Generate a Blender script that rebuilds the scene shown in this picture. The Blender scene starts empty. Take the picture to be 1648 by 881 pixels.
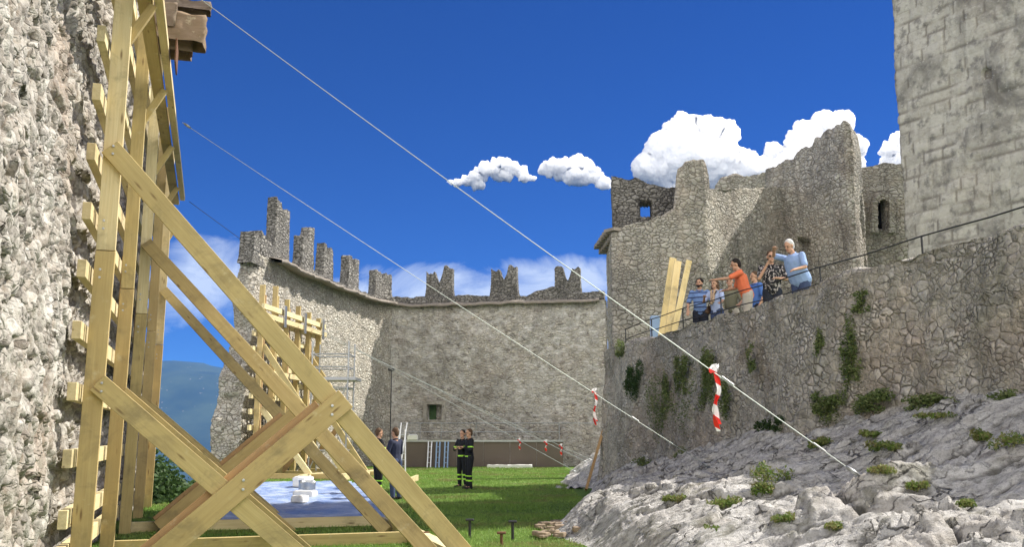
import bpy, bmesh, math, random
import numpy as np
from mathutils import Vector, Matrix
R = math.radians
random.seed(7); rng = np.random.default_rng(11)
S = bpy.context.scene
COL = S.collection
# ---------------------------------------------------------------- camera
F = 1500.0; W0, H0 = 1648.0, 881.0; PITCH = math.atan(260/F); EYE = 1.6
cam = bpy.data.cameras.new('camera'); camo = bpy.data.objects.new('camera', cam); COL.objects.link(camo)
camo.location = (0, 0, EYE); camo.rotation_euler = (math.pi/2+PITCH, 0, 0)
cam.sensor_width = 36; cam.lens = 36*F/W0; cam.clip_end = 60000; cam.clip_start = .05
S.camera = camo
# ---------------------------------------------------------------- light
SUN_AZ, SUN_EL = R(22), R(48)      # azimuth counted from +X towards +Y
SKY_STRENGTH, SUN_STRENGTH, EXPOSURE = 0.15, 4.8, 0.84
S.view_settings.view_transform = 'Standard'; S.view_settings.look = 'None'
S.view_settings.exposure = EXPOSURE; S.view_settings.gamma = 1
sd = Vector((math.cos(SUN_EL)*math.cos(SUN_AZ), math.cos(SUN_EL)*math.sin(SUN_AZ), math.sin(SUN_EL)))
sl = bpy.data.lights.new('sun', 'SUN'); sl.energy = SUN_STRENGTH; sl.angle = R(.53); sl.color = (1, .95, .86)
so = bpy.data.objects.new('sun', sl); COL.objects.link(so)
so.rotation_euler = (-sd).to_track_quat('-Z', 'Y').to_euler()

def ray(px, py):
    v = (H0/2-py)/F
    return np.array([(px-W0/2)/F, math.cos(PITCH)-v*math.sin(PITCH), math.sin(PITCH)+v*math.cos(PITCH)])
def P(px, py, Y):
    d = ray(px, py); t = Y/d[1]
    return Vector((d[0]*t, Y, EYE+d[2]*t))
def XZ(px, py):
    d = ray(px, py); return d[0]/d[1], d[2]/d[1]

class NT:
    def __init__(s, tree): s.t = tree; s.n = tree.nodes; s.l = tree.links
    def node(s, typ, **kw):
        n = s.n.new(typ)
        for k, v in kw.items():
            if k.startswith('i_'):
                key = k[2:]; key = int(key) if key.isdigit() else key.replace('_', ' ')
                s.set(n.inputs[key], v)
            else: setattr(n, k, v)
        return n
    def set(s, inp, v):
        if hasattr(v, 'is_output'): s.l.new(v, inp)
        elif v is not None:
            if isinstance(v, tuple) and len(v) == 3 and inp.type == 'RGBA': v = (*v, 1)
            inp.default_value = v
    def math(s, op, a, b=None, c=None, clamp=False):
        n = s.n.new('ShaderNodeMath'); n.operation = op; n.use_clamp = clamp
        for i, v in enumerate((a, b, c)):
            if v is not None: s.set(n.inputs[i], v)
        return n.outputs[0]
    def mix(s, fac, a, b, mode='MIX'):
        n = s.n.new('ShaderNodeMix'); n.data_type = 'RGBA'; n.blend_type = mode
        s.set(n.inputs[0], fac); s.set(n.inputs[6], a); s.set(n.inputs[7], b); return n.outputs[2]
    def ramp(s, fac, stops, interp='LINEAR'):
        n = s.n.new('ShaderNodeValToRGB'); n.color_ramp.interpolation = interp
        e = n.color_ramp.elements
        while len(e) > 1: e.remove(e[-1])
        e[0].position = stops[0][0]; c = stops[0][1]; e[0].color = (*c, 1) if isinstance(c, tuple) else (c, c, c, 1)
        for p, c in stops[1:]:
            x = e.new(p); x.color = (*c, 1) if isinstance(c, tuple) else (c, c, c, 1)
        s.set(n.inputs[0], fac); return n.outputs[0]
    def noise(s, vec, scale, detail=4, rough=.55, dist=0):
        n = s.n.new('ShaderNodeTexNoise'); s.set(n.inputs['Vector'], vec)
        n.inputs['Scale'].default_value = scale; n.inputs['Detail'].default_value = detail
        n.inputs['Roughness'].default_value = rough; n.inputs['Distortion'].default_value = dist
        return n.outputs[0]
    def mapping(s, vec, scale=(1, 1, 1), loc=(0, 0, 0), rot=(0, 0, 0)):
        n = s.n.new('ShaderNodeMapping'); s.set(n.inputs[0], vec)
        n.inputs['Location'].default_value = loc; n.inputs['Scale'].default_value = scale; n.inputs['Rotation'].default_value = rot
        return n.outputs[0]
    def attr(s, name):
        n = s.n.new('ShaderNodeAttribute'); n.attribute_name = name; return n.outputs['Fac']

# ---------------------------------------------------------------- sky
Wd = bpy.data.worlds.new('World'); S.world = Wd; Wd.use_nodes = True
t = NT(Wd.node_tree); t.n.clear()
sky = t.node('ShaderNodeTexSky', sky_type='NISHITA', sun_disc=False, sun_elevation=SUN_EL, altitude=2600, air_density=1.0, dust_density=0.0, ozone_density=6.0)
sky.sun_rotation = math.pi/2-SUN_AZ
hs = t.node('ShaderNodeHueSaturation', i_Saturation=1.12, i_Value=1.0, i_Color=sky.outputs[0]).outputs[0]
hs = t.mix(1.0, hs, (.075, .175, .36), 'MULTIPLY')
tc = t.node('ShaderNodeTexCoord'); sp = t.node('ShaderNodeSeparateXYZ', i_0=tc.outputs['Generated'])
ys = t.math('MAXIMUM', sp.outputs[1], .02)
X = t.math('DIVIDE', sp.outputs[0], ys); Z = t.math('DIVIDE', sp.outputs[2], ys)
front = t.math('GREATER_THAN', sp.outputs[1], .1)
vec = t.node('ShaderNodeCombineXYZ', i_0=X, i_1=0.0, i_2=Z).outputs[0]
n1 = t.noise(t.mapping(vec, (9, 1, 15)), 1.0, 8, .62, .9)
n2 = t.noise(t.mapping(vec, (20, 1, 34)), 1.0, 7, .6, .3)
def ell(px, py, rx, ry):
    cx, cz = XZ(px, py)
    a = t.math('DIVIDE', t.math('SUBTRACT', X, cx), rx/F); b = t.math('DIVIDE', t.math('SUBTRACT', Z, cz), ry/F)
    r2 = t.math('ADD', t.math('MULTIPLY', a, a), t.math('MULTIPLY', b, b))
    return t.math('SUBTRACT', 1.0, r2, clamp=True)
soft = None
for e in ((350, 450, 130, 90), (290, 480, 100, 70), (690, 462, 150, 58), (880, 455, 170, 56), (780, 470, 120, 50), (560, 480, 130, 40), (1080, 470, 150, 60), (1000, 560, 240, 70)):
    m = ell(*e); soft = m if soft is None else t.math('MAXIMUM', soft, m)
softm = t.math('MULTIPLY', t.ramp(t.math('ADD', n1, t.math('MULTIPLY', t.math('SUBTRACT', soft, 1.0), .42)), [(.22, 0.0), (.52, 1.0)]), t.ramp(soft, [(0, 0.0), (.25, 1.0)]))
softm = t.math('MULTIPLY', softm, .82)
crm = 0.0
allm = t.math('MULTIPLY', softm, front)
cloudcol = (3.2, 3.5, 4.0, 1)
skyc = t.mix(allm, hs, cloudcol)
# added broken cloud cover, unseen behind the viewer, as bright neutral fill light
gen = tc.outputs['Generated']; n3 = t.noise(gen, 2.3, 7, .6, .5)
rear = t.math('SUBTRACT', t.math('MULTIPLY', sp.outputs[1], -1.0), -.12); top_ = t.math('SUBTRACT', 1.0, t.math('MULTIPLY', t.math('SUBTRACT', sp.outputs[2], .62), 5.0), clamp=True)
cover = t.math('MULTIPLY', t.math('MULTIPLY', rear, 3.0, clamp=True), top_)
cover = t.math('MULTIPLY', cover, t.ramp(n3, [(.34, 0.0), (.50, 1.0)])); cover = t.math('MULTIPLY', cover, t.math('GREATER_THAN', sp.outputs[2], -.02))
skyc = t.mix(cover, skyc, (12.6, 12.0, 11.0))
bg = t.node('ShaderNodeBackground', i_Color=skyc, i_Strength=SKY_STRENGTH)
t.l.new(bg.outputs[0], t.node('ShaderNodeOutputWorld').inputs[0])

# ---------------------------------------------------------------- helpers
def tag(o, label=None, cat=None, group=None, kind=None):
    for k, v in (('label', label), ('category', cat), ('group', group), ('kind', kind)):
        if v: o[k] = v
    return o
def empty(name, loc=(0, 0, 0), rz=0, **kw):
    o = bpy.data.objects.new(name, None); COL.objects.link(o); o.location = loc; o.rotation_euler = (0, 0, rz)
    o.empty_display_size = .2
    return tag(o, **kw)
def link(name, me, mat=None, parent=None, smooth=False, loc=None):
    o = bpy.data.objects.new(name, me); COL.objects.link(o)
    if mat: me.materials.append(mat)
    if smooth: me.polygons.foreach_set('use_smooth', [True]*len(me.polygons))
    if parent: o.parent = parent
    if loc is not None: o.location = loc
    return o
def wobj(name, me, mat, parent, smooth=False):
    """mesh given in world coordinates, parented to a thing whose transform is a pure translation"""
    if parent is not None:
        par = parent; off = Vector((0, 0, 0))
        while par is not None: off += par.location; par = par.parent
        n = len(me.vertices); co = np.empty(n*3, 'f4'); me.vertices.foreach_get('co', co)
        co = co.reshape(-1, 3)-np.array(off, 'f4'); me.vertices.foreach_set('co', co.ravel()); me.update()
    return link(name, me, mat, parent, smooth)
def np_mesh(name, V, Q):
    V = np.asarray(V, 'f4'); Q = np.asarray(Q, 'i4'); k = Q.shape[1]
    me = bpy.data.meshes.new(name); me.vertices.add(len(V)); me.vertices.foreach_set('co', V.ravel())
    me.loops.add(Q.size); me.loops.foreach_set('vertex_index', Q.ravel())
    me.polygons.add(len(Q)); me.polygons.foreach_set('loop_start', np.arange(0, Q.size, k, dtype='i4'))
    me.update(calc_edges=True); me.validate(); return me
def attr_set(me, name, vals):
    a = me.attributes.new(name, 'FLOAT', 'POINT'); a.data.foreach_set('value', np.asarray(vals, 'f4'))

# noise
def h3(ix, iy, iz, seed=0):
    with np.errstate(over='ignore'):
        h = (ix.astype(np.int64)*374761393+iy.astype(np.int64)*668265263+iz.astype(np.int64)*2147483647+seed*1274126177) & 0xffffffff
        h = ((h ^ (h >> 13))*1274126177) & 0xffffffff
        h = ((h ^ (h >> 16))*2246822519) & 0xffffffff
        h = h ^ (h >> 15)
    return (h & 0xffffff)/float(0x1000000)
def vn(p, seed=0):
    i = np.floor(p).astype(np.int64); f = p-i; f = f*f*f*(f*(f*6-15)+10); r = 0
    for dx in (0, 1):
        for dy in (0, 1):
            for dz in (0, 1):
                w = (f[:, 0] if dx else 1-f[:, 0])*(f[:, 1] if dy else 1-f[:, 1])*(f[:, 2] if dz else 1-f[:, 2])
                r = r+w*h3(i[:, 0]+dx, i[:, 1]+dy, i[:, 2]+dz, seed)
    return r*2-1
def fbm(p, oct=4, seed=0, gain=.5):
    a, r, q = 1., 0, p.copy()
    for o in range(oct): r = r+a*vn(q, seed+o); a *= gain; q = q*2.03+7.1
    return r
def ridged(p, oct=4, seed=0, gain=.5):
    a, r, q = 1., 0, p.copy()
    for o in range(oct): r = r+a*(1-2*np.abs(vn(q, seed+o))); a *= gain; q = q*2.03+3.7
    return r
def worley(p, seed=0, jit=.85, tilt=False):
    i = np.floor(p).astype(np.int64); f1 = np.full(len(p), 9.); f2 = f1.copy(); idv = np.zeros(len(p)); W_ = np.zeros_like(p)
    for dx in (-1, 0, 1):
        for dy in (-1, 0, 1):
            for dz in (-1, 0, 1):
                c = i+np.array([dx, dy, dz])
                q = c+.5+jit*(np.stack([h3(c[:, 0], c[:, 1], c[:, 2], seed+k) for k in (1, 2, 3)], 1)-.5)
                d = np.sqrt(((p-q)**2).sum(1)); near = d < f1
                f2 = np.where(near, f1, np.minimum(f2, d)); idv = np.where(near, h3(c[:, 0], c[:, 1], c[:, 2], seed+9), idv)
                W_ = np.where(near[:, None], p-q, W_)
                f1 = np.where(near, d, f1)
    if tilt: return f1, f2, idv, W_
    return f1, f2, idv
def smooth(a, b, x):
    u = np.clip((x-a)/(b-a), 0, 1); return u*u*(3-2*u)

def shell(us, vs, ws, fn, sides='FTBLR', skip=None):
    """surface of a (u,v,w) lattice; w=0 is the front. fn(u,v,w)->(n,3). skip(u,v,w,side)->mask of quads to drop"""
    us, vs, ws = map(np.asarray, (us, vs, ws)); nu, nv, nw = len(us), len(vs), len(ws)
    idx = lambda i, j, k: (i*nv+j)*nw+k
    Q = []
    def grid(a, b, f, flip, side):
        A, B = np.meshgrid(np.arange(a-1), np.arange(b-1), indexing='ij'); A = A.ravel(); B = B.ravel()
        q = np.stack([idx(*f(A, B)), idx(*f(A+1, B)), idx(*f(A+1, B+1)), idx(*f(A, B+1))], 1)
        if flip: q = q[:, ::-1]
        if skip is not None:
            c0 = f(A, B); c1 = f(A+1, B+1)
            m = skip((us[c0[0]]+us[c1[0]])/2, (vs[c0[1]]+vs[c1[1]])/2, side)
            if m is not None: q = q[~m]
        Q.append(q)
    z = lambda A: np.zeros_like(A)
    if 'F' in sides: grid(nu, nv, lambda a, b: (a, b, z(a)), False, 'F')
    if 'B' in sides: grid(nu, nv, lambda a, b: (a, b, z(a)+nw-1), True, 'B')
    if 'T' in sides: grid(nu, nw, lambda a, b: (a, z(a)+nv-1, b), False, 'T')
    if 'L' in sides: grid(nv, nw, lambda a, b: (z(a), a, b), False, 'L')
    if 'R' in sides: grid(nv, nw, lambda a, b: (z(a)+nu-1, a, b), True, 'R')
    Q = np.concatenate(Q); ids, inv = np.unique(Q.ravel(), return_inverse=True)
    k = ids % nw; j = (ids//nw) % nv; i = ids//(nw*nv)
    V = fn(us[i], vs[j], ws[k])
    return V, inv.reshape(-1, 4), (us[i], vs[j], ws[k])
def normals(V, Q):
    n = np.cross(V[Q[:, 2]]-V[Q[:, 0]], V[Q[:, 3]]-V[Q[:, 1]])
    N = np.zeros_like(V)
    for k in range(4): np.add.at(N, Q[:, k], n)
    return N/np.maximum(np.linalg.norm(N, axis=1, keepdims=True), 1e-9)
def stones(V, Q, size=(.3, .3, .2), amp=.04, seed=0, lump=.08, warp=.35, gapw=.16, round_=.5, mode='rubble', uv=None, tilt=.5):
    """push the surface out into separate stones; returns V, rnd, gap"""
    N = normals(V, Q)
    if mode == 'rubble':
        p = V/np.array(size)
        p = p+warp*np.stack([fbm(p*.6, 2, 41), fbm(p*.6, 2, 52), fbm(p*.6, 2, 63)], 1)
        f1, f2, idv, w_ = worley(p, seed, tilt=True)
        e = f2-f1; k_ = idv*997; tl = w_[:, 0]*np.sin(k_)+w_[:, 1]*np.cos(k_*1.7)+w_[:, 2]*np.sin(k_*2.3)*1.3-.25*w_[:, 2]
    else:
        u, z = uv; bw, bh = size[0], size[2]
        wr = .12*fbm(np.stack([u/bw, z/bh, u*0], 1)*.4, 2, 5)
        rr = z/bh+wr; row = np.floor(rr); off = h3(row, row*0, row*0, seed)
        cc = u/bw*(0.8+.5*h3(row, row*0+1, row*0, seed))+off*3; c = np.floor(cc)
        e = np.minimum(np.minimum(rr-row, row+1-rr)*1.0, np.minimum(cc-c, c+1-cc)*bw/bh)*1.6
        idv = h3(row, c, row*0, seed+3); tl = 0
    body = smooth(0, gapw*2, e)
    h = amp*(body*(1-round_)+round_*np.sqrt(np.clip(e, 0, .6)/.6))*(.45+.9*idv)+amp*tilt*tl*body
    h = h+lump*fbm(V*.55, 3, seed+20)+amp*.35*fbm(V*9, 3, seed+30)
    return V+N*(h-amp*.4)[:, None], idv, smooth(gapw*.25, gapw*1.1, e)
def stone_obj(name, V, Q, mat, parent=None, shade=True, **kw):
    V2, r, g = stones(V, Q, **kw)
    me = np_mesh(name, V2, Q); attr_set(me, 'rnd', r); attr_set(me, 'gap', g)
    return wobj(name, me, mat, parent, shade)
# ---------------------------------------------------------------- materials
def new_mat(name):
    m = bpy.data.materials.new(name); m.use_nodes = True; t = NT(m.node_tree); t.n.clear()
    out = t.node('ShaderNodeOutputMaterial'); b = t.node('ShaderNodeBsdfPrincipled'); t.l.new(b.outputs[0], out.inputs[0])
    b.inputs['Roughness'].default_value = .85; b.inputs['Specular IOR Level'].default_value = .25
    return m, t, b
def bump(t, b, h, strength=.5, dist=.02):
    n = t.node('ShaderNodeBump', i_Strength=strength, i_Distance=dist, i_Height=h); t.l.new(n.outputs[0], b.inputs['Normal'])
def pos(t): return t.node('ShaderNodeNewGeometry').outputs['Position']
def wp_c(t, c): return t.node('ShaderNodeVectorMath', operation='SUBTRACT', i_0=c, i_1=(.5, .5, .5)).outputs[0]
def mat_stone(name, cols, mortar, stain=(.06, .058, .055), stain_amt=.6, fine=14, pits=.35, lichen=0.0, warm=0.0, streak=.3, vs=7.0, chips=.45, dark=0.0, spots=.55, sv=None, crk=.45, smear=0.0):
    m, t, b = new_mat(name); p = pos(t); r = t.attr('rnd'); g = t.attr('gap')
    eh = 0.0
    if sv:      # individual stones: irregular cells set in recessed mortar, large ones with pockets of small ones
        w1 = t.node('ShaderNodeTexNoise', i_Vector=p, i_Scale=2.6, i_Detail=4.0); wp1 = t.node('ShaderNodeVectorMath', operation='MULTIPLY_ADD', i_0=wp_c(t, w1.outputs['Color']), i_1=(.22, .22, .12), i_2=p).outputs[0]
        def cells(k):
            mp = t.mapping(wp1, tuple(q*k for q in sv)); a = t.node('ShaderNodeTexVoronoi', feature='DISTANCE_TO_EDGE', i_Vector=mp, i_Scale=1.0, i_Randomness=.85); b_ = t.node('ShaderNodeTexVoronoi', feature='F1', i_Vector=mp, i_Scale=1.0, i_Randomness=.85)
            return a.outputs[0], t.node('ShaderNodeSeparateColor', i_0=b_.outputs['Color']).outputs[0]
        (e1, r1), (e2, r2) = cells(1.0), cells(1.9)
        sel = t.ramp(t.noise(p, 1.9, 3, .6), [(.49, 0.0), (.53, 1.0)])
        mixf = lambda a, b_: t.math('ADD', t.math('MULTIPLY', a, t.math('SUBTRACT', 1.0, sel)), t.math('MULTIPLY', b_, sel))
        ed = mixf(e1, e2); r = mixf(r1, r2)
        ed = t.math('ADD', ed, t.math('MULTIPLY', t.math('SUBTRACT', t.noise(p, 17, 3, .6), .5), .10))
        g = t.ramp(ed, [(.02, 0.0), (.10, 1.0)]); eh = t.math('MULTIPLY', t.ramp(ed, [(.0, 0.0), (.08, .6), (.26, 1.0)]), 2.6)
        eh = t.math('ADD', eh, t.math('MULTIPLY', r, 1.2))
    n = len(cols); c = t.ramp(r, [(i/max(n-1, 1), k) for i, k in enumerate(cols)])
    if dark: c = t.ramp(r, [(0, cols[0]), (dark, cols[0])]+[(dark+.02+(1-dark-.02)*i/(n-2), k) for i, k in enumerate(cols[1:])])
    fn = t.noise(p, fine, 6, .65)
    c = t.mix(t.ramp(fn, [(.3, .0), (.7, .75)]), c, t.mix(.5, c, (.62, .6, .55)), 'MIX')
    c = t.mix(t.ramp(g, [(0, 1.0), (1, 0.0)]), c, mortar)
    if smear:   # old lime mortar flushed over the joints in patches
        sm = t.math('MULTIPLY', t.ramp(t.noise(t.mapping(p, (1, 1, 1.4)), 2.1, 7, .72, .4), [(.44, 0.0), (.60, 1.0)]), smear)
        c = t.mix(sm, c, t.mix(t.noise(p, 6, 5, .7), tuple(k*1.25 for k in mortar), tuple(min(.8, k*2.5) for k in mortar))); eh = t.math('MULTIPLY', eh, t.math('SUBTRACT', 1.0, t.math('MULTIPLY', sm, .8)))
    wv_ = t.node('ShaderNodeTexNoise', i_Vector=p, i_Scale=4.0, i_Detail=3.0); wp_ = t.node('ShaderNodeVectorMath', operation='MULTIPLY_ADD', i_0=wv_.outputs['Color'], i_1=(.16, .16, .16), i_2=p).outputs[0]
    mp_ = t.mapping(wp_, (vs, vs, vs*1.6)); ve = t.node('ShaderNodeTexVoronoi', feature='DISTANCE_TO_EDGE', i_Vector=mp_, i_Scale=1.0); vc = t.node('ShaderNodeTexVoronoi', feature='F1', i_Vector=mp_, i_Scale=1.0)
    bw = t.node('ShaderNodeSeparateColor', i_0=vc.outputs['Color']).outputs[0]
    c = t.mix(t.math('MULTIPLY', t.ramp(bw, [(0, 0.0), (.7, .0), (1, 1.0)]), chips), c, tuple(k*.45 for k in cols[0])); c = t.mix(t.math('MULTIPLY', t.ramp(bw, [(0, 1.0), (.35, 0.0)]), chips), c, (.62, .60, .54))
    crack = t.math('MULTIPLY', t.ramp(ve.outputs[0], [(0, 1.0), (.11, 0.0)]), t.ramp(t.noise(p, 2.7, 4, .7), [(.42, 0.0), (.58, 1.0)]))
    c = t.mix(t.math('MULTIPLY', crack, crk), c, tuple(k*.8 for k in stain))
    big = t.noise(t.mapping(p, (.5, .5, .38)), 1.1, 7, .62, .6)
    c = t.mix(t.math('MULTIPLY', t.ramp(big, [(.5, 0.0), (.64, 1.0)]), stain_amt), c, stain)
    med = t.noise(p, 3.3, 5, .6)
    c = t.mix(t.math('MULTIPLY', t.ramp(med, [(.52, 0.0), (.66, 1.0)]), pits), c, tuple(k*1.3 for k in stain))
    if streak:
        st = t.noise(t.mapping(p, (2.2, 2.2, .22)), 1.0, 5, .6)
        c = t.mix(t.math('MULTIPLY', t.ramp(st, [(.55, 0.0), (.72, 1.0)]), streak), c, stain)
    if warm:
        wn = t.noise(p, .45, 4, .6)
        c = t.mix(t.math('MULTIPLY', t.ramp(wn, [(.5, 0.0), (.62, 1.0)]), warm), c, (.40, .27, .18))
    if lichen:
        ln = t.noise(p, 1.6, 6, .65)
        c = t.mix(t.math('MULTIPLY', t.ramp(ln, [(.53, 0.0), (.62, 1.0)]), lichen), c, (.07, .075, .035))
    spk = t.noise(t.mapping(p, (1, 1, 1.5)), 9.0, 5, .75)
    c = t.mix(t.math('MULTIPLY', t.ramp(spk, [(.55, 0.0), (.68, 1.0)]), spots), c, tuple(k*1.2 for k in stain)); c = t.mix(t.math('MULTIPLY', t.ramp(spk, [(.30, 1.0), (.42, 0.0)]), .45), c, (.72, .70, .64))
    t.l.new(c, b.inputs['Base Color']); b.inputs['Roughness'].default_value = .95
    h = t.math('SUBTRACT', t.math('ADD', t.math('MULTIPLY', fn, 1.0), t.math('MULTIPLY', t.noise(p, fine*3.3, 4, .6), .4)), t.math('MULTIPLY', crack, crk*2)); h = t.math('ADD', h, eh)
    bump(t, b, h, .85 if sv else .7, .035 if sv else .03)
    return m
def mat_plain(name, col, rough=.8, var=.15, scale=8, metal=0, bumpy=0.1, spec=.25):
    m, t, b = new_mat(name); tc = t.node('ShaderNodeTexCoord').outputs['Object']
    n = t.noise(tc, scale, 5, .6)
    c = t.mix(n, tuple(k*(1-var) for k in col), tuple(min(1, k*(1+var)) for k in col))
    t.l.new(c, b.inputs['Base Color']); b.inputs['Roughness'].default_value = rough; b.inputs['Metallic'].default_value = metal
    b.inputs['Specular IOR Level'].default_value = spec
    if bumpy: bump(t, b, n, bumpy, .01)
    return m
def mat_wood(name, c1, c2, knots=True):
    m, t, b = new_mat(name); tc = t.node('ShaderNodeTexCoord').outputs['Object']
    oi = t.node('ShaderNodeObjectInfo').outputs['Random']
    cv = t.node('ShaderNodeCombineXYZ', i_0=t.math('MULTIPLY', oi, 37.0), i_1=t.math('MULTIPLY', oi, 11.0), i_2=oi).outputs[0]
    va = t.node('ShaderNodeVectorMath', operation='ADD', i_0=tc, i_1=cv).outputs[0]
    g = t.noise(t.mapping(va, (.9, 22, 22)), 1.0, 6, .6, .8); g2 = t.noise(t.mapping(va, (2.2, 60, 60)), 1.0, 4, .6)
    blot = t.noise(t.mapping(va, (1.2, 3, 3)), 1.0, 4, .55)
    c = t.mix(t.ramp(g, [(.3, 0.0), (.7, 1.0)]), c1, c2)
    c = t.mix(t.math('MULTIPLY', t.ramp(g2, [(.5, 0.0), (.75, 1.0)]), .35), c, tuple(k*.55 for k in c1))
    c = t.mix(t.math('MULTIPLY', t.ramp(blot, [(.45, 0.0), (.7, 1.0)]), .55), c, tuple(k*.72 for k in c1))
    tint = t.math('MULTIPLY', oi, .35)
    c = t.mix(tint, c, (.42, .27, .12))
    if knots:
        v = t.node('ShaderNodeTexVoronoi', feature='F1', i_Vector=t.mapping(va, (1.9, 9, 9)), i_Scale=1.0)
        kn = t.ramp(v.outputs['Distance'], [(.05, 1.0), (.16, 0.0)])
        c = t.mix(t.math('MULTIPLY', kn, .75), c, (.13, .07, .03))
    dirt = t.noise(va, 1.7, 6, .7, .5); c = t.mix(t.math('MULTIPLY', t.ramp(dirt, [(.52, 0.0), (.70, 1.0)]), .6), c, (.17, .14, .08)); wear = t.noise(va, 5.0, 5, .7)
    c = t.mix(t.math('MULTIPLY', t.ramp(wear, [(.60, 0.0), (.70, 1.0)]), .4), c, (.62, .56, .38))
    t.l.new(c, b.inputs['Base Color']); b.inputs['Roughness'].default_value = .75
    bump(t, b, t.math('ADD', g, t.math('MULTIPLY', g2, .5)), .35, .006)
    return m
M = {}
M['rubble'] = mat_stone('near_rubble', [(.12, .10, .08), (.22, .19, .155), (.39, .36, .315), (.27, .24, .20), (.46, .43, .385), (.31, .26, .21), (.37, .35, .31)], (.20, .165, .125), (.11, .10, .09), .6, fine=22, pits=.45, warm=.25, streak=.15)
M['lit'] = mat_stone('pale_rubble', [(.34, .31, .26), (.52, .49, .42), (.42, .39, .33), (.60, .57, .50), (.47, .44, .38)], (.24, .21, .165), (.13, .12, .11), .3, fine=9, pits=.2, sv=(4.2, 4.2, 6.2), chips=.1, spots=.45, crk=0, smear=.4)
M['back'] = mat_stone('yard_rubble', [(.15, .13, .11), (.50, .46, .38), (.54, .50, .42), (.46, .42, .35), (.56, .52, .45), (.50, .46, .39), (.30, .26, .22)], (.42, .39, .34), (.12, .11, .10), .45, fine=7, pits=.25, warm=.12, dark=.10, chips=0, spots=.25, sv=(3.5, 3.5, 6.4), crk=0, smear=.75)
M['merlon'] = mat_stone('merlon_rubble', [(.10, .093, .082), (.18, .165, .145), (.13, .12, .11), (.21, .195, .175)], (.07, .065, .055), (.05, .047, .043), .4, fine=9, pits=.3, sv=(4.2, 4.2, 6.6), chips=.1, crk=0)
M['ramp'] = mat_stone('ramp_rubble', [(.33, .30, .25), (.64, .60, .53), (.52, .49, .43), (.72, .68, .61), (.56, .49, .42), (.62, .60, .54)], (.32, .295, .25), (.10, .10, .075), .4, fine=12, pits=.25, lichen=.25, warm=.3, streak=.3, vs=10, chips=0, dark=.06, spots=.4, sv=(4.8, 4.8, 7.0), crk=0, smear=.85)
M['keep'] = mat_stone('keep_rubble', [(.34, .31, .26), (.50, .47, .40), (.40, .37, .32), (.56, .53, .47), (.46, .43, .37)], (.24, .215, .175), (.10, .095, .09), .5, fine=8, pits=.35, warm=.15, streak=.5, chips=0, spots=.35, dark=.05, sv=(4.2, 4.2, 6.4), crk=0, smear=.5)
M['tower'] = mat_stone('tower_ashlar', [(.35, .325, .27), (.42, .395, .34), (.30, .28, .235), (.38, .355, .305), (.43, .405, .35)], (.20, .18, .15), (.09, .085, .08), .75, fine=7, pits=.7, warm=.06, streak=.35, chips=.08, vs=3, spots=.3, crk=0)
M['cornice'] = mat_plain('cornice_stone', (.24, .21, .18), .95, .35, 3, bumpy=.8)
M['wood'] = mat_wood('fresh_timber', (.45, .35, .15), (.55, .445, .21))
M['wood2'] = mat_wood('brown_timber', (.40, .24, .11), (.50, .33, .17))
M['wood3'] = mat_wood('pale_timber', (.66, .55, .30), (.75, .66, .40))
M['oldwood'] = mat_wood('old_timber', (.11, .085, .07), (.19, .15, .12), False)
M['steel'] = mat_plain('galvanised_steel', (.42, .43, .43), .45, .2, 20, 1.0, 0)
M['alu'] = mat_plain('aluminium', (.65, .66, .68), .4, .1, 20, .6, 0)
M['bluealu'] = mat_plain('blue_ladder_paint', (.30, .42, .62), .5, .1, 20, 0, 0)
M['rust'] = mat_plain('rusty_iron', (.16, .085, .05), .9, .4, 30, .3, .3)
M['dark'] = mat_plain('dark_iron', (.05, .05, .05), .6, .2, 20, .5, 0)
M['cable'] = mat_plain('cable_wire', (.42, .46, .43), .5, .1, 20, .5, 0)
M['panel'] = mat_plain('brown_hoarding', (.15, .12, .10), .8, .2, 1.2, 0, .1)
M['whitepaint'] = mat_plain('white_plaster', (.75, .74, .70), .7, .1, 6, 0, .1)
# ground
def mat_grass(name, c1, c2, soil=.25):
    m, t, b = new_mat(name); p = pos(t)
    c = t.mix(t.ramp(t.noise(p, .8, 6, .65), [(.35, 0.0), (.65, 1.0)]), c1, c2)
    c = t.mix(t.math('MULTIPLY', t.ramp(t.noise(p, 2.3, 5, .7), [(.55, 0.0), (.7, 1.0)]), soil), c, (.16, .12, .06))
    c = t.mix(t.math('MULTIPLY', t.noise(p, 60, 3, .7), .7), c, tuple(k*.4 for k in c1))
    t.l.new(c, b.inputs['Base Color']); bump(t, b, t.noise(p, 45, 4, .7), .9, .05); return m
M['grass'] = mat_grass('lawn', (.12, .23, .03), (.17, .28, .045))
m, t, b = new_mat('grass_blades'); p = pos(t)
oc = t.attr('rnd'); c = t.ramp(oc, [(0, (.13, .24, .045)), (.5, (.21, .34, .07)), (.85, (.28, .38, .10)), (1, (.34, .33, .13))])
gw = t.noise(p, .55, 5, .65); c = t.mix(t.math('MULTIPLY', t.ramp(gw, [(.52, 0.0), (.64, 1.0)]), .75), c, (.26, .22, .10))
t.l.new(c, b.inputs['Base Color']); b.inputs['Roughness'].default_value = .6
trb = t.node('ShaderNodeBsdfTranslucent', i_Color=c); mx = t.node('ShaderNodeMixShader', i_0=.3); t.l.new(b.outputs[0], mx.inputs[1]); t.l.new(trb.outputs[0], mx.inputs[2])
t.l.new(mx.outputs[0], [n for n in t.n if n.type == 'OUTPUT_MATERIAL'][0].inputs[0]); M['blades'] = m
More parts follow.
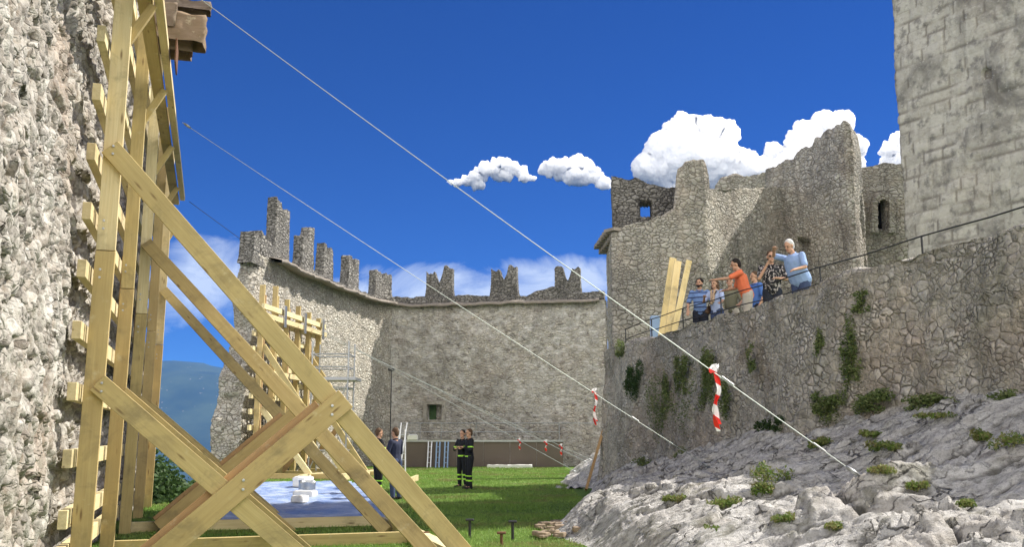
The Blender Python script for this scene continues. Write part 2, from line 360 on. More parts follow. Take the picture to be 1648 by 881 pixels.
def mat_leaf(name, cols):
    m, t, b = new_mat(name); c = t.ramp(t.attr('rnd'), [(i/(len(cols)-1), k) for i, k in enumerate(cols)])
    t.l.new(c, b.inputs['Base Color']); b.inputs['Roughness'].default_value = .6
    trb = t.node('ShaderNodeBsdfTranslucent', i_Color=c); mx = t.node('ShaderNodeMixShader', i_0=.25)
    t.l.new(b.outputs[0], mx.inputs[1]); t.l.new(trb.outputs[0], mx.inputs[2])
    t.l.new(mx.outputs[0], [n for n in t.n if n.type == 'OUTPUT_MATERIAL'][0].inputs[0]); return m
M['leaf'] = mat_leaf('dark_leaves', [(.025, .05, .015), (.045, .085, .022), (.07, .12, .03)])
M['weed'] = mat_leaf('weed_leaves', [(.06, .11, .02), (.12, .20, .03), (.24, .24, .09), (.20, .15, .06)])
M['ivy'] = mat_leaf('wall_plant_leaves', [(.06, .10, .03), (.12, .17, .05), (.18, .22, .08), (.18, .15, .08)])
# rock
m, t, b = new_mat('limestone'); p = pos(t)
f1 = t.noise(t.mapping(p, (1.2, 3.2, 3.2), rot=(0, 0, .25)), 2.4, 8, .68, .5); f2 = t.noise(p, 16, 7, .7); f3 = t.noise(p, .7, 5, .6)
c = t.ramp(f1, [(.26, (.20, .19, .175)), (.40, (.50, .48, .45)), (.55, (.70, .68, .65)), (.72, (.80, .78, .75))])
c = t.mix(t.math('MULTIPLY', t.ramp(f2, [(.52, 0.0), (.66, 1.0)]), .6), c, (.14, .135, .125))
c = t.mix(t.math('MULTIPLY', t.ramp(f3, [(.5, 0.0), (.66, 1.0)]), .35), c, (.34, .28, .22))
ln = t.noise(p, 2.1, 6, .7)
c = t.mix(t.math('MULTIPLY', t.ramp(ln, [(.54, 0.0), (.64, 1.0)]), .6), c, (.15, .145, .09))
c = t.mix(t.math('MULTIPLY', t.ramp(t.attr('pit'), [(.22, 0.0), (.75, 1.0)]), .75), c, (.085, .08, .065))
wr = t.node('ShaderNodeTexNoise', i_Vector=p, i_Scale=2.2, i_Detail=6.0); wv = t.node('ShaderNodeVectorMath', operation='MULTIPLY_ADD', i_0=wp_c(t, wr.outputs['Color']), i_1=(.8, .8, .8), i_2=p).outputs[0]
ck = t.node('ShaderNodeTexVoronoi', feature='DISTANCE_TO_EDGE', i_Vector=t.mapping(wv, (1.1, 3.4, 2.5), rot=(0, 0, .3)), i_Scale=1.0)
crk_ = t.math('MULTIPLY', t.ramp(ck.outputs[0], [(0, 1.0), (.035, 0.0)]), t.ramp(t.noise(p, 1.3, 4, .7), [(.45, 0.0), (.58, 1.0)]))
c = t.mix(t.math('MULTIPLY', crk_, .8), c, (.06, .055, .045))
f4 = t.noise(p, 55, 5, .7); c = t.mix(t.math('MULTIPLY', t.ramp(f4, [(.55, 0.0), (.72, 1.0)]), .5), c, (.16, .155, .145))
t.l.new(c, b.inputs['Base Color']); b.inputs['Roughness'].default_value = .95
bump(t, b, t.math('SUBTRACT', t.math('ADD', t.math('MULTIPLY', f1, 1.6), t.math('ADD', f2, t.math('MULTIPLY', f4, .25))), t.math('MULTIPLY', crk_, 1.5)), 1.0, .06); M['rock'] = m
# hills
m, t, b = new_mat('forest_hill'); p = pos(t)
c = t.mix(t.ramp(t.noise(p, .004, 7, .65), [(.4, 0.0), (.62, 1.0)]), (.012, .026, .016), (.035, .055, .028))
v = t.node('ShaderNodeTexVoronoi', feature='F1', i_Vector=p, i_Scale=.03)
c = t.mix(t.math('MULTIPLY', t.ramp(v.outputs['Distance'], [(.06, 1.0), (.13, 0.0)]), t.ramp(t.noise(p, .0015, 3), [(.5, 0.0), (.6, .7)])), c, (.35, .32, .29))
t.l.new(c, b.inputs['Base Color']); M['hill'] = m
m, t, b = new_mat('cloud_white'); out = [n for n in t.n if n.type == 'OUTPUT_MATERIAL'][0]
b.inputs['Base Color'].default_value = (1, 1, 1, 1); b.inputs['Roughness'].default_value = 1; b.inputs['Specular IOR Level'].default_value = 0
b.inputs['Subsurface Weight'].default_value = 1; b.inputs['Subsurface Scale'].default_value = 260; b.inputs['Subsurface Radius'].default_value = (1, 1, 1); M['cloud'] = m
m, t, b = new_mat('tarpaulin'); p = pos(t)
n = t.noise(p, 1.3, 5, .6, .5); c = t.mix(t.ramp(n, [(.45, 0.0), (.6, 1.0)]), (.20, .29, .52), (.42, .50, .68))
t.l.new(c, b.inputs['Base Color']); b.inputs['Roughness'].default_value = .35; bump(t, b, t.noise(t.mapping(p, (1, 3, 1)), 2.2, 6, .6, 1.0), .8, .08); M['tarp'] = m
m, t, b = new_mat('barrier_tape_film'); tcx = t.node('ShaderNodeTexCoord').outputs['Object']; sx = t.node('ShaderNodeSeparateXYZ', i_0=tcx)
w = t.math('FRACT', t.math('MULTIPLY', t.math('ADD', sx.outputs[2], t.math('MULTIPLY', sx.outputs[0], .6)), 4.6))
c = t.mix(t.math('GREATER_THAN', w, .5), (.80, .78, .76), (.70, .03, .02)); t.l.new(c, b.inputs['Base Color']); b.inputs['Roughness'].default_value = .4; M['tape'] = m

# ---------------------------------------------------------------- simple solids
def beam_mesh(L, w, th, bev=.004, warp=0):
    bm = bmesh.new(); bmesh.ops.create_cube(bm, size=1)
    for v in bm.verts: v.co = Vector((v.co.x*L, v.co.y*w, v.co.z*th))
    if bev: bmesh.ops.bevel(bm, geom=bm.edges[:], offset=bev, segments=1, affect='EDGES')
    me = bpy.data.meshes.new('beam'); bm.to_mesh(me); bm.free(); return me
def beam(name, p0, p1, w, th, wide, mat, parent=None, bev=.004):
    """plank from p0 to p1, broad side (w) along the direction 'wide', thickness th across it"""
    p0 = Vector(p0); p1 = Vector(p1); x = (p1-p0); L = x.length; x.normalize()
    wide = Vector(wide); y = (wide-x*wide.dot(x)).normalized(); z = x.cross(y)
    me = beam_mesh(L, w, th, bev); o = link(name, me, mat, parent)
    mt = Matrix((x, y, z)).transposed().to_4x4(); c = (p0+p1)/2
    if parent:
        par = parent
        off = Vector((0, 0, 0))
        while par is not None: off += par.location; par = par.parent
        c = c-off
    mt.translation = c; o.matrix_local = mt; return o
def tube_geo(pts, r, n=8, r1=None):
    V, Q = [], []; pts = [Vector(p) for p in pts]; m = len(pts)
    for i, p in enumerate(pts):
        d = (pts[min(i+1, m-1)]-pts[max(i-1, 0)]).normalized(); a = d.orthogonal().normalized()
        if abs(d.z) < .95: a = Vector((0, 0, 1)).cross(d).normalized()
        b = d.cross(a); rr = r if r1 is None else r+(r1-r)*i/(m-1)
        for k in range(n):
            t_ = 2*math.pi*k/n; V.append(p+a*math.cos(t_)*rr+b*math.sin(t_)*rr)
    for i in range(m-1):
        for k in range(n): Q.append((i*n+k, i*n+(k+1) % n, (i+1)*n+(k+1) % n, (i+1)*n+k))
    return V, Q
def geo_mesh(name, parts):
    me = bpy.data.meshes.new(name); V, Fc = [], []
    for v, q in parts:
        o = len(V); V += [tuple(a) for a in v]; Fc += [tuple(i+o for i in f) for f in q]
    me.from_pydata(V, [], Fc); me.update(); return me
def tube(name, pts, r, mat, parent=None, n=8, r1=None):
    return wobj(name, geo_mesh(name, [tube_geo(pts, r, n, r1)]), mat, parent, True)
def box_geo(c, s, rz=0):
    c = Vector(c); V = []
    for dx in (-.5, .5):
        for dy in (-.5, .5):
            for dz in (-.5, .5):
                v = Vector((dx*s[0], dy*s[1], dz*s[2])); v.rotate(Matrix.Rotation(rz, 3, 'Z')); V.append(c+v)
    return V, [(0, 1, 3, 2), (4, 6, 7, 5), (0, 4, 5, 1), (2, 3, 7, 6), (0, 2, 6, 4), (1, 5, 7, 3)]
def dupe(root, loc, label=None):
    r = root.copy(); COL.objects.link(r); r.location = loc
    if label: r['label'] = label
    for ch in [o for o in list(bpy.data.objects) if o.parent == root]:
        c = ch.copy(); COL.objects.link(c); c.parent = r
    return r
M['brownstone'] = mat_plain('brown_limestone', (.27, .21, .15), .95, .3, 9, 0, .5)
M['yellow'] = mat_wood('yellow_formwork_board', (.74, .58, .26), (.82, .68, .36), False)
def solid_attr(me):
    attr_set(me, 'gap', np.ones(len(me.vertices))); attr_set(me, 'rnd', np.full(len(me.vertices), .5)); return me
# ================================================================ TERRAIN
ND = np.array([.953, .304, 0.]); DD = np.array([-.304, .953, 0.])   # outward from the shored wall / along it
def edge_x(y): return np.interp(y, [-40, 10, 20, 23, 26, 30, 36, 48, 60], [-2.0, -8, -9.4, -8.2, -8.4, -9.6, -12.0, -10.5, -9])
def ground_z(x, y):
    d = edge_x(y)-x
    drop = np.where(d > 0, -np.minimum(d*.75, 60)-.0*d, 0)
    back = np.maximum(y-56, 0); drop = np.minimum(drop, -np.minimum(back*.5, 60))
    far = np.maximum(np.hypot(x, y)-150, 0); drop = drop-np.minimum(far*.22, 150)*(drop < 0)
    n = .02*vn(np.stack([x*.6, y*.6, x*0], 1), 3)
    return drop+n
gx = np.concatenate([-np.geomspace(400, 14, 30), np.arange(-13, 14, .35), np.geomspace(14, 400, 30)])
gy = np.concatenate([np.arange(-30, 4, 2), np.arange(4, 60, .4), np.geomspace(60, 500, 30)])
GX, GY = np.meshgrid(gx, gy, indexing='ij'); gz = ground_z(GX.ravel(), GY.ravel())
def grid_faces(nx, ny):
    a, b = np.meshgrid(np.arange(nx-1), np.arange(ny-1), indexing='ij'); a = a.ravel(); b = b.ravel()
    return np.stack([a*ny+b, (a+1)*ny+b, (a+1)*ny+b+1, a*ny+b+1], 1)
g = link('ground', np_mesh('ground', np.stack([GX.ravel(), GY.ravel(), gz], 1), grid_faces(len(gx), len(gy))), M['grass'], smooth=True)
tag(g, 'green lawn of the castle yard falling away beyond the walls', 'ground', kind='structure')
# valley floor and hills far away
hx = np.linspace(-9000, 9000, 150); hy = np.concatenate([np.linspace(-800, 3000, 14), np.linspace(3150, 9000, 60)])
HX, HY = np.meshgrid(hx, hy, indexing='ij'); X1 = HX.ravel(); Y1 = HY.ravel()
px_ = 824+1500*X1/np.maximum(Y1, 1)
ridge = np.interp(px_, [-800, 100, 240, 330, 420, 520, 700, 1000, 2400], [500, 420, 372, 378, 330, 260, 200, 120, 150])
bell = smooth(3000, 4600, Y1)*(1-.5*smooth(6000, 9000, Y1))
p3 = np.stack([X1, Y1, X1*0], 1)
hz_ = -215+bell*(ridge+215)*(1+.10*fbm(p3/1100, 5, 8))+25*fbm(p3/500, 4, 9)*bell
h = link('hills', np_mesh('hills', np.stack([X1, Y1, hz_], 1), grid_faces(len(hx), len(hy))), M['hill'], smooth=True)
tag(h, 'blue hazy wooded mountain slope with a scattered village', 'hills', kind='structure')
# haze
hb = link('haze', geo_mesh('haze', [box_geo((0, 4200, 150), (19000, 11000, 900))]))
m = bpy.data.materials.new('haze_air'); m.use_nodes = True; t = NT(m.node_tree); t.n.clear()
pv = t.node('ShaderNodeVolumePrincipled'); pv.inputs['Color'].default_value = (.14, .40, 1, 1); pv.inputs['Density'].default_value = HAZE = 8e-5
t.l.new(pv.outputs[0], t.node('ShaderNodeOutputMaterial').inputs['Volume']); hb.data.materials.append(m)
tag(hb, 'thin blue haze over the far valley', 'haze', kind='stuff')

# ================================================================ NEAR SHORED WALL (left)
Y0 = 10.2
def from_px_on_plane(px, py, n, c):
    d = ray(px, py); o = np.array([0, 0, EYE]); tt = (c-o@n)/(d@n); return o+d*tt
POSTC = float(ND @ np.array(P(143, 700, Y0)))       # n-coordinate of the post centre plane
d0 = float(DD @ np.array(P(143, 700, Y0)))          # along-wall coordinate of frame 1
WALLC = POSTC-.36
def W(nc, dc, z): return Vector(ND*nc+DD*dc+np.array([0, 0, z]))
us = np.concatenate([np.arange(d0-5.0, d0+.6, .02), np.arange(d0+.6, d0+9.4, .05), np.arange(d0+9.4, d0+12.3, .05)])
vs = np.arange(-.4, 8.9, .024); ws = np.linspace(0, 1.3, 12)
def fnear(u, v, w):
    bulge = .05*np.sin(v*.8)+.0*u
    endn = .12*fbm(np.stack([v*1.3, v*0, w*0], 1), 3, 77)*smooth(d0+11.4, d0+12.3, u)
    dd = u+endn; nn = WALLC-w+bulge
    return nn[:, None]*ND+dd[:, None]*DD+np.stack([v*0, v*0, v], 1)
V, Q, _ = shell(us, vs, ws, fnear, 'FTR')
wn = empty('castle_wall', tuple(W(WALLC, d0, 0)), label='tall rough rubble wall close by on the left, propped by the large timber shoring', cat='wall')
# three octaves of stones: big rubble with smaller chips in between
N_ = normals(V, Q); V = V+N_*(.026*fbm(V*np.array([2.2, 2.2, 1.4]), 4, 301))[:, None]
f1a, f2a, ida = worley(V/np.array([.12, .12, .17])+.4*np.stack([fbm(V*3, 2, 1), fbm(V*3, 2, 2), fbm(V*3, 2, 3)], 1), 77)
V = V+N_*(.030*(ida-.4)*smooth(0, .12, f2a-f1a)+.012*fbm(V*14, 3, 95))[:, None]
o = stone_obj('wall_face', V, Q, M['rubble'], wn, shade=False, size=(.26, .26, .30), amp=.036, lump=.06, warp=1.0, gapw=.06, seed=5, round_=.2, tilt=1.5)
# old beams and stones jutting from the wall top
bz = P(292, 50, 15.5)
for i, (px, py, w_, h_, l_) in enumerate(((266, 28, .40, .42, .75), (306, 52, .5, .50, 1.0), (288, 74, .46, .34, .9), (316, 12, .3, .16, 1.0), (270, -4, .5, .25, .8))):
    q = P(px, py, 15.3+.25*i); n_ = float(ND @ np.array(q)); dcc = float(DD @ np.array(q))
    V, Q, _ = shell(np.linspace(0, 1, 22), np.linspace(0, 1, 14), np.linspace(0, 1, 14),
        lambda u, v, w: (WALLC-.5+(n_+l_*.25-WALLC+.5)*u)[:, None]*ND+(dcc+(w-.5)*w_)[:, None]*DD+np.stack([0*u, 0*u, q.z+(v-.5)*h_], 1), 'FTBR')
    Vb = V+normals(V, Q)*(.03*fbm(V*5, 4, 60+i))[:, None]
    wobj('old_beam_end', np_mesh('old_beam_end', Vb, Q), M['oldwood'], wn, True)

# ================================================================ FAR LEFT AND BACK CURTAIN WALLS
path = np.array([(-10.06, 36.2), (-9.2, 41.9), (-7.94, 47.6), (-6.9, 50.3), (-5.6, 50.95), (-4.2, 50.8), (4.9, 48.8)])
def resample(path, step):
    # smooth the polyline a little, then sample by arc length
    pp = path.copy()
    for _ in range(2):
        q = [pp[0]]
        for a, b in zip(pp[:-1], pp[1:]): q += [a*.75+b*.25, a*.25+b*.75]
        q.append(pp[-1]); pp = np.array(q)
    d = np.r_[0, np.cumsum(np.hypot(*np.diff(pp, axis=0).T))]
    return pp, d
PP, PS = resample(path, .05); LEN = PS[-1]
def on_path(s):
    s_ = np.clip(s, 0, LEN); x = np.interp(s_, PS, PP[:, 0]); y = np.interp(s_, PS, PP[:, 1])
    e = .3; x1 = np.interp(np.clip(s_+e, 0, LEN), PS, PP[:, 0]); y1 = np.interp(np.clip(s_+e, 0, LEN), PS, PP[:, 1])
    x0 = np.interp(np.clip(s_-e, 0, LEN), PS, PP[:, 0]); y0 = np.interp(np.clip(s_-e, 0, LEN), PS, PP[:, 1])
    tx, ty = x1-x0, y1-y0; l = np.hypot(tx, ty); tx /= l; ty /= l
    x = x+tx*(s-s_); y = y+ty*(s-s_)
    return x, y, ty, -tx        # normal pointing into the yard
SC = float(np.interp(-6.6, PP[:, 0], PS))        # arc length of the corner
ZT = 8.72
def fcurt(u, v, w):
    vv = v/ZT
    endshift = -(1-vv)*1.2*smooth(3.5, 0, u)
    ruin = smooth(1.6, 0, u)*(.28*fbm(np.stack([vv*9, w*1.0, w*0], 1), 3, 19)+.35*(fbm(np.stack([vv*3.1, w*0, w*0], 1), 2, 4)))
    x, y, nx, ny = on_path(u+endshift+ruin)
    th = w*(.70+.45*(1-vv)); n = .18*(1-vv)-th
    return np.stack([x+nx*n, y+ny*n, v], 1)
def skipw(u, v, s): return None
s_win = None
# split into two things at the corner: the sunlit left range and the shaded back range
def build_curtain(name, s0, s1, mat, label, seed, size, hole=None, sides='FTBL', res=.055, **kw):
    us = np.arange(s0, s1+res, res); vs = np.arange(-.5, ZT+.001, res)
    ws = np.linspace(0, 1, 16)
    V, Q, (uu, vv, wwv) = shell(us, vs, ws, fcurt, sides)
    if hole is not None:
        ha, hb_, hc, hd = hole; x, y, nx, ny = on_path(uu)
        mm = (uu > ha) & (uu < hb_) & (vv > hc) & (vv < hd) & (wwv == 0)
    root = empty(name, (float(np.mean(V[:, 0])), float(np.mean(V[:, 1])), 0), label=label, cat='wall')
    V2, r, g = stones(V, Q, size=size, seed=seed, **kw)
    if hole is not None:
        V2[mm, 0] -= nx[mm]*.55; V2[mm, 1] -= ny[mm]*.55
    me = np_mesh('wall_face', V2, Q); attr_set(me, 'rnd', r); attr_set(me, 'gap', g)
    wobj('wall_face', me, mat, root, True)
    return root
wl = build_curtain('castle_wall', 0, SC, M['lit'], 'sunlit curtain wall running back on the far left, with tall thin merlons', 21, (.30, .30, .2), amp=.028, lump=.07, warp=.6, gapw=.10, round_=.25)
wx, wz = XZ(700, 664)
# window position on the back wall
best = min(np.linspace(SC, LEN, 900), key=lambda s: abs(on_path(np.array([s]))[0][0]/on_path(np.array([s]))[1][0]-wx))
yb = float(on_path(np.array([best]))[1][0]); zwin = EYE+wz*yb
wb = build_curtain('castle_wall', SC, LEN, M['back'], 'long shaded curtain wall closing the back of the yard, one small square window', 33, (.30, .30, .17),
                   hole=(best-.40, best+.40, zwin-.42, zwin+.42), sides='FTB', amp=.012, lump=.05, warp=.4, gapw=.14)
# window surround and wooden shutter
def on(s, off, z):
    x, y, nx, ny = on_path(np.array([s])); return Vector((x[0]+nx[0]*off, y[0]+ny[0]*off, z))
tvec = on(best+.1, 0, 0)-on(best, 0, 0)
fr = empty('x', on(best, 0, zwin)); bpy.data.objects.remove(fr)
M['shutter'] = mat_plain('green_foliage_behind_window', (.05, .09, .035), .9, .6, 5, 0, .3)
geo = []
for a, b, c_, d_ in ((-.62, -.42, -.5, .5), (.42, .62, -.5, .5), (-.62, .62, .42, .60), (-.62, .62, -.60, -.42)):
    p0 = on(best+a, .16, zwin+c_); geo.append(box_geo(on(best+(a+b)/2, .02, zwin+(c_+d_)/2), (b-a, .34, d_-c_), math.atan2(tvec.y, tvec.x)))
wf = wobj('window_frame', solid_attr(geo_mesh('window_frame', geo)), M['tower'], wb)
wobj('window_opening', geo_mesh('window_opening', [box_geo(on(best-.22, -.36, zwin), (.38, .05, .8), math.atan2(tvec.y, tvec.x))]), M['shutter'], wb)

# cornice, parapet and merlons
def strip(name, s0, s1, n0, n1, z0, z1, mat, root, seed, step=.12, jag=.06, res=(8, 4)):
    us = np.arange(s0, s1, step); vs = np.linspace(0, 1, res[1]); ws = np.linspace(0, 1, res[0])
    def f(u, v, w):
        x, y, nx, ny = on_path(u); j = jag*fbm(np.stack([u*2.2, w*0, w*0], 1), 3, seed)
        n = n1+j+(n0-n1-j)*w; dz = .06*fbm(np.stack([u*.9, w*0, w*0], 1), 3, seed+5)
        return np.stack([x+nx*n, y+ny*n, z0+(z1-z0)*v+dz-.12*(1-w)], 1)
    V, Q, _ = shell(us, vs, ws, f, 'FTBLR')
    # underside
    V = V+normals(V, Q)*(.03*fbm(V*4, 3, seed+9))[:, None]
    me = np_mesh(name, V, Q); n_ = len(us)
    return wobj(name, me, mat, root, True)
def full_strip(name, s0, s1, n0, n1, z0, z1, mat, root, seed, jag=.07):
    """closed slab (all six sides) following the wall"""
    us = np.arange(s0, s1, .10); prof = [(n0, z0), (n1, z0-.10), (n1, z0+.02), (n1*.55, z0+.10), (n0, z1)]
    V, Q = [], []; k = len(prof)
    x, y, nx, ny = on_path(us); j = jag*fbm(np.stack([us*2.5, us*0, us*0], 1), 3, seed); dz = .04*fbm(np.stack([us*1.2, us*0, us*0], 1), 3, seed+1)
    for a, (n, z) in enumerate(prof):
        nn = n+(j if a in (1, 2) else 0); V.append(np.stack([x+nx*nn, y+ny*nn, z+dz], 1))
    V = np.stack(V, 1).reshape(-1, 3)
    for i in range(len(us)-1):
        for a in range(k):
            Q.append((i*k+a, i*k+(a+1) % k, (i+1)*k+(a+1) % k, (i+1)*k+a))
    V = V+.015*np.stack([fbm(V*6, 2, 3), fbm(V*6, 2, 4), fbm(V*6, 2, 5)], 1)
    return wobj(name, np_mesh(name, V, np.array(Q)[:, ::-1]), mat, root)
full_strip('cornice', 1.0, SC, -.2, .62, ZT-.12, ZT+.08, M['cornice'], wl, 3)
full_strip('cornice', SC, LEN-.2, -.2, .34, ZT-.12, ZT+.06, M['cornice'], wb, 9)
def parapet(s0, s1, root, seed, hb, hn=.07):
    us = np.arange(s0, s1, .07); vs = np.linspace(0, 1, 14); ws = np.linspace(0, 1, 7)
    def f(u, v, w):
        x, y, nx, ny = on_path(u); top = np.interp(u, hb[0], hb[1])+hn*fbm(np.stack([u*1.7, u*0, u*0], 1), 4, seed)
        n = .05-.55*w; return np.stack([x+nx*n, y+ny*n, ZT+v*top], 1)
    V, Q, _ = shell(us, vs, ws, f, 'FTBLR')
    return stone_obj('parapet', V, Q, M['merlon'], root, size=(.28, .28, .16), amp=.02, lump=.04, seed=seed)
def merlon(px, w, ytop, root, seed, notch=.6, stump=False, left=1.0, right=1.0, z0=ZT+.05, hole=False, thk=.42):
    rx, _z = XZ(px, 450)
    ss = np.linspace(0, LEN, 2500); xx, yy, _, _ = on_path(ss); s = float(ss[np.argmin(np.abs(xx/yy-rx))])
    x, y, nx, ny = on_path(np.array([s])); H = EYE+XZ(px, ytop)[1]*float(y[0])-z0
    us = np.linspace(-w/2, w/2, int(w/.05)); vs = np.arange(0, H+.02, .055)/H; ws = np.linspace(0, 1, 9); w_th = thk
    def f(u, v, w_):
        sx, sy, nx, ny = on_path(s+u*(1+.25*(1-v)**4)); a = np.abs(u)/(w/2)
        prong = 1-notch*np.clip(1-a*3.1, 0, 1)**.6       # swallow-tail V notch between two horns
        prong = prong*np.where(u < 0, left, right)+.05*fbm(np.stack([u*5, u*0, u*0], 1), 3, seed)
        n = -w_th*w_+.02
        return np.stack([sx+nx*n, sy+ny*n, z0+H*v*prong], 1)
    V, Q, _ = shell(us, vs, ws, f, 'FTBLR')
    return stone_obj('merlon', V, Q, M['merlon'], root, size=(.26, .26, .16), amp=.02, lump=.035, seed=seed, warp=.3)
for i, (px, w, yt, nt, l, r) in enumerate(((451, 1.45, 325, .22, 1, .88), (493, 1.2, 363, .2, .74, 1), (527, 1.05, 394, .2, 1, .92), (568, 1.2, 414, .3, 1, .98), (616, 1.35, 440, .25, 1, 1))):
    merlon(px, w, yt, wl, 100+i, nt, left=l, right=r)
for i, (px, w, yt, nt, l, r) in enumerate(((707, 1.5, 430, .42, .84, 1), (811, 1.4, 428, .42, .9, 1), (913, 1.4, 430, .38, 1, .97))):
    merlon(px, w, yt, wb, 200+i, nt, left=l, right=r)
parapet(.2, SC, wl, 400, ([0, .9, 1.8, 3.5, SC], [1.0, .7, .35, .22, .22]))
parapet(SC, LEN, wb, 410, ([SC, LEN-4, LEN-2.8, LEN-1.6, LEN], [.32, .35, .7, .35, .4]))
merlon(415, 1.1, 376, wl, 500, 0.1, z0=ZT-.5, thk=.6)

# ================================================================ RETAINING (RAMP) WALL ON THE RIGHT
def xw(y): return 2.8+(28-y)*.188
RN = np.array([-1, -.188, 0.])/math.hypot(1, .188)     # out of the wall, into the yard
ys = np.concatenate([np.arange(4, 20, .034), np.arange(20, 28.01, .05)])[::-1]
vs = np.arange(-.6, 4.16, .035)
def framp(u, v, w):
    y = u; x = xw(y); top = 4.12+.06*fbm(np.stack([y*.7, y*0, y*0], 1), 3, 8)
    vv = (v+.6)/4.75; z = -.6+(top+.6)*vv
    bat = .35*(1-vv)
    n = bat-.5*w
    return np.stack([x+RN[0]*n, y+RN[1]*n+w*0, z], 1)
V, Q, _ = shell(ys, vs, np.linspace(0, 1, 12), framp, 'FTBL')
rw = empty('retaining_wall', (xw(16), 16, 0), label='mossy rubble retaining wall on the right under the people, rising out of the bedrock', cat='wall')
stone_obj('wall_face', V, Q, M['ramp'], rw, size=(.27, .27, .18), amp=.02, lump=.10, warp=.7, gapw=.14, seed=55, round_=.25, tilt=.5)
# corner return towards the back of the yard
V, Q, _ = shell(np.linspace(0, 1, 60), np.arange(-.6, 4.1, .06)/4.1, np.linspace(0, 1, 6), lambda u, v, w: np.stack([2.8+u*1.6+.2+w*.0, 28.0+u*6-w*.4, v*4.1], 1), 'FT')
# walkway behind the retaining wall
wv = [(xw(y)+.42, y) for y in (4, 28.3)]; me = geo_mesh('walkway', [([(wv[0][0], wv[0][1], 3.7), (30, 4, 3.7), (30, 44, 3.7), (7.5, 44, 3.7), (5.2, 33, 3.7), (wv[1][0]+.4, wv[1][1], 3.7)], [(0, 1, 2, 3, 4, 5)])])
tag(link('walkway', me, M['grass']), 'grassy walkway behind the retaining wall', 'walkway', kind='structure')

# ================================================================ BEDROCK
def rock_edge(y): return np.interp(y, [3, 6, 8, 12, 14, 15.5, 17, 20, 24, 26, 28.5], [1.7, 1.3, 1.15, 1.0, .95, .75, .85, 1.45, 2.0, 2.25, 2.5])
def rock_z(x, y, fine=True):
    x = np.asarray(x, float); y = np.asarray(y, float)
    xb = rock_edge(y)+.18*vn(np.stack([y*1.3, y*0, y*0], 1), 2); w = xw(y)
    t_ = np.clip((x-xb)/(w-xb), -.3, 1.2)
    zb = np.interp(y, [3, 8, 11, 14, 17.5, 21, 24, 28], [2.35, 2.2, 2.08, 1.85, 1.62, 1.30, 1.0, .42])
    z = zb*(.20*smooth(0, .16, t_)+.38*t_+.42*np.clip(t_, 0, 1.2)**2.6)
    z = np.where(t_ < 0, (x-xb)*.9, z)
    q = np.stack([x*.55, y*1.35+x*.25, x*0], 1)
    env = smooth(0, .35, t_)*(.35+.65*np.clip(1.3-t_, 0, 1))
    z = z+env*(.15*ridged(q*.5, 3, 70)+.035*ridged(q*2.3, 3, 71, .55))+env*.035*ridged(np.stack([x*.9, y*5.0+x*.6, x*0], 1), 3, 72)
    if fine:
        p = np.stack([x, y, z], 1)
        f1, f2, idv, w_ = worley(np.stack([x*.75, y*1.5+x*.35, z*.6], 1)+.35*np.stack([vn(p*2, 1), vn(p*2, 2), vn(p*2, 3)], 1), 90, tilt=True)
        k_ = idv*991
        z = z+(.12*(idv-.5)+.16*(w_[:, 0]*np.sin(k_)+w_[:, 1]*np.cos(k_*1.3)))*smooth(0, .12, f2-f1)*env-.04*(1-smooth(0, .10, f2-f1))*env
        rough = .4+.6*smooth(-.1, .5, fbm(p*.9, 2, 66)); z = z+(.036*ridged(p*np.array([1.6, 5, 3]), 4, 75, .6)*(.3+env)+.014*ridged(p*13, 4, 79, .7))*rough
        g1, g2, gid, gw_ = worley(np.stack([x*2.2, y*4.5+x, z*3], 1)+.3*np.stack([vn(p*5, 4), vn(p*5, 5), vn(p*5, 6)], 1), 93, tilt=True); gk = gid*777
        z = z+(.10*(gw_[:, 0]*np.sin(gk)+gw_[:, 1]*np.cos(gk*1.6))*smooth(0, .10, g2-g1)-.022*(1-smooth(0, .09, g2-g1)))*env*(.4+.6*rough)
    return z
ty = np.concatenate([np.arange(3.2, 14, .026), np.arange(14, 20, .036), np.arange(20, 28.6, .055)])
tt_ = np.linspace(-.12, 1.06, 300)
TY, TT = np.meshgrid(ty, tt_, indexing='ij'); yy = TY.ravel(); xb = rock_edge(yy); xx = xb+TT.ravel()*(xw(yy)-xb)
zz = rock_z(xx, yy)
V = np.stack([xx, yy, zz], 1); Q = grid_faces(len(ty), len(tt_))[:, ::-1]
zg = zz.reshape(len(ty), len(tt_))
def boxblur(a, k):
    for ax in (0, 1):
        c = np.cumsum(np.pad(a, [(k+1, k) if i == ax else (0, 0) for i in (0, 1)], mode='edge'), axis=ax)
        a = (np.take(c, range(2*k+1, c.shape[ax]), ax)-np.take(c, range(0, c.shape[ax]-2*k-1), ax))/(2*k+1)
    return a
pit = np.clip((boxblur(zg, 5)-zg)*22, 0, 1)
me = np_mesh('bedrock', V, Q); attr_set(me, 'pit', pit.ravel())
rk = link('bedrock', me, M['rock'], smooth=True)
tag(rk, 'pale grey limestone bedrock sloping up to the retaining wall', 'rock', kind='structure')
# small outcrop left of the wall corner
def out_z(x, y): 
    a = np.clip((x-(1.5+(y-31)*.1))/3.2, 0, 1.2); z = 2.35*a*smooth(27.5, 33, y)*(1-smooth(44, 49, y)*.3)+.10*ridged(np.stack([x*2.4+y*.4, y*.5, x*0], 1), 4, 44)*(a > 0)-.1
    return z
ox = np.linspace(1.2, 6, 110); oy = np.linspace(28.6, 49, 130); OX, OY = np.meshgrid(ox, oy, indexing='ij')
zz = out_z(OX.ravel(), OY.ravel()); me = np_mesh('rock_outcrop', np.stack([OX.ravel(), OY.ravel(), zz], 1), grid_faces(len(ox), len(oy)))
attr_set(me, 'pit', np.zeros(len(zz))); tag(link('rock_outcrop', me, M['rock'], smooth=True), 'small grooved grey outcrop between the back wall and the corner of the retaining wall', 'rock', kind='structure')

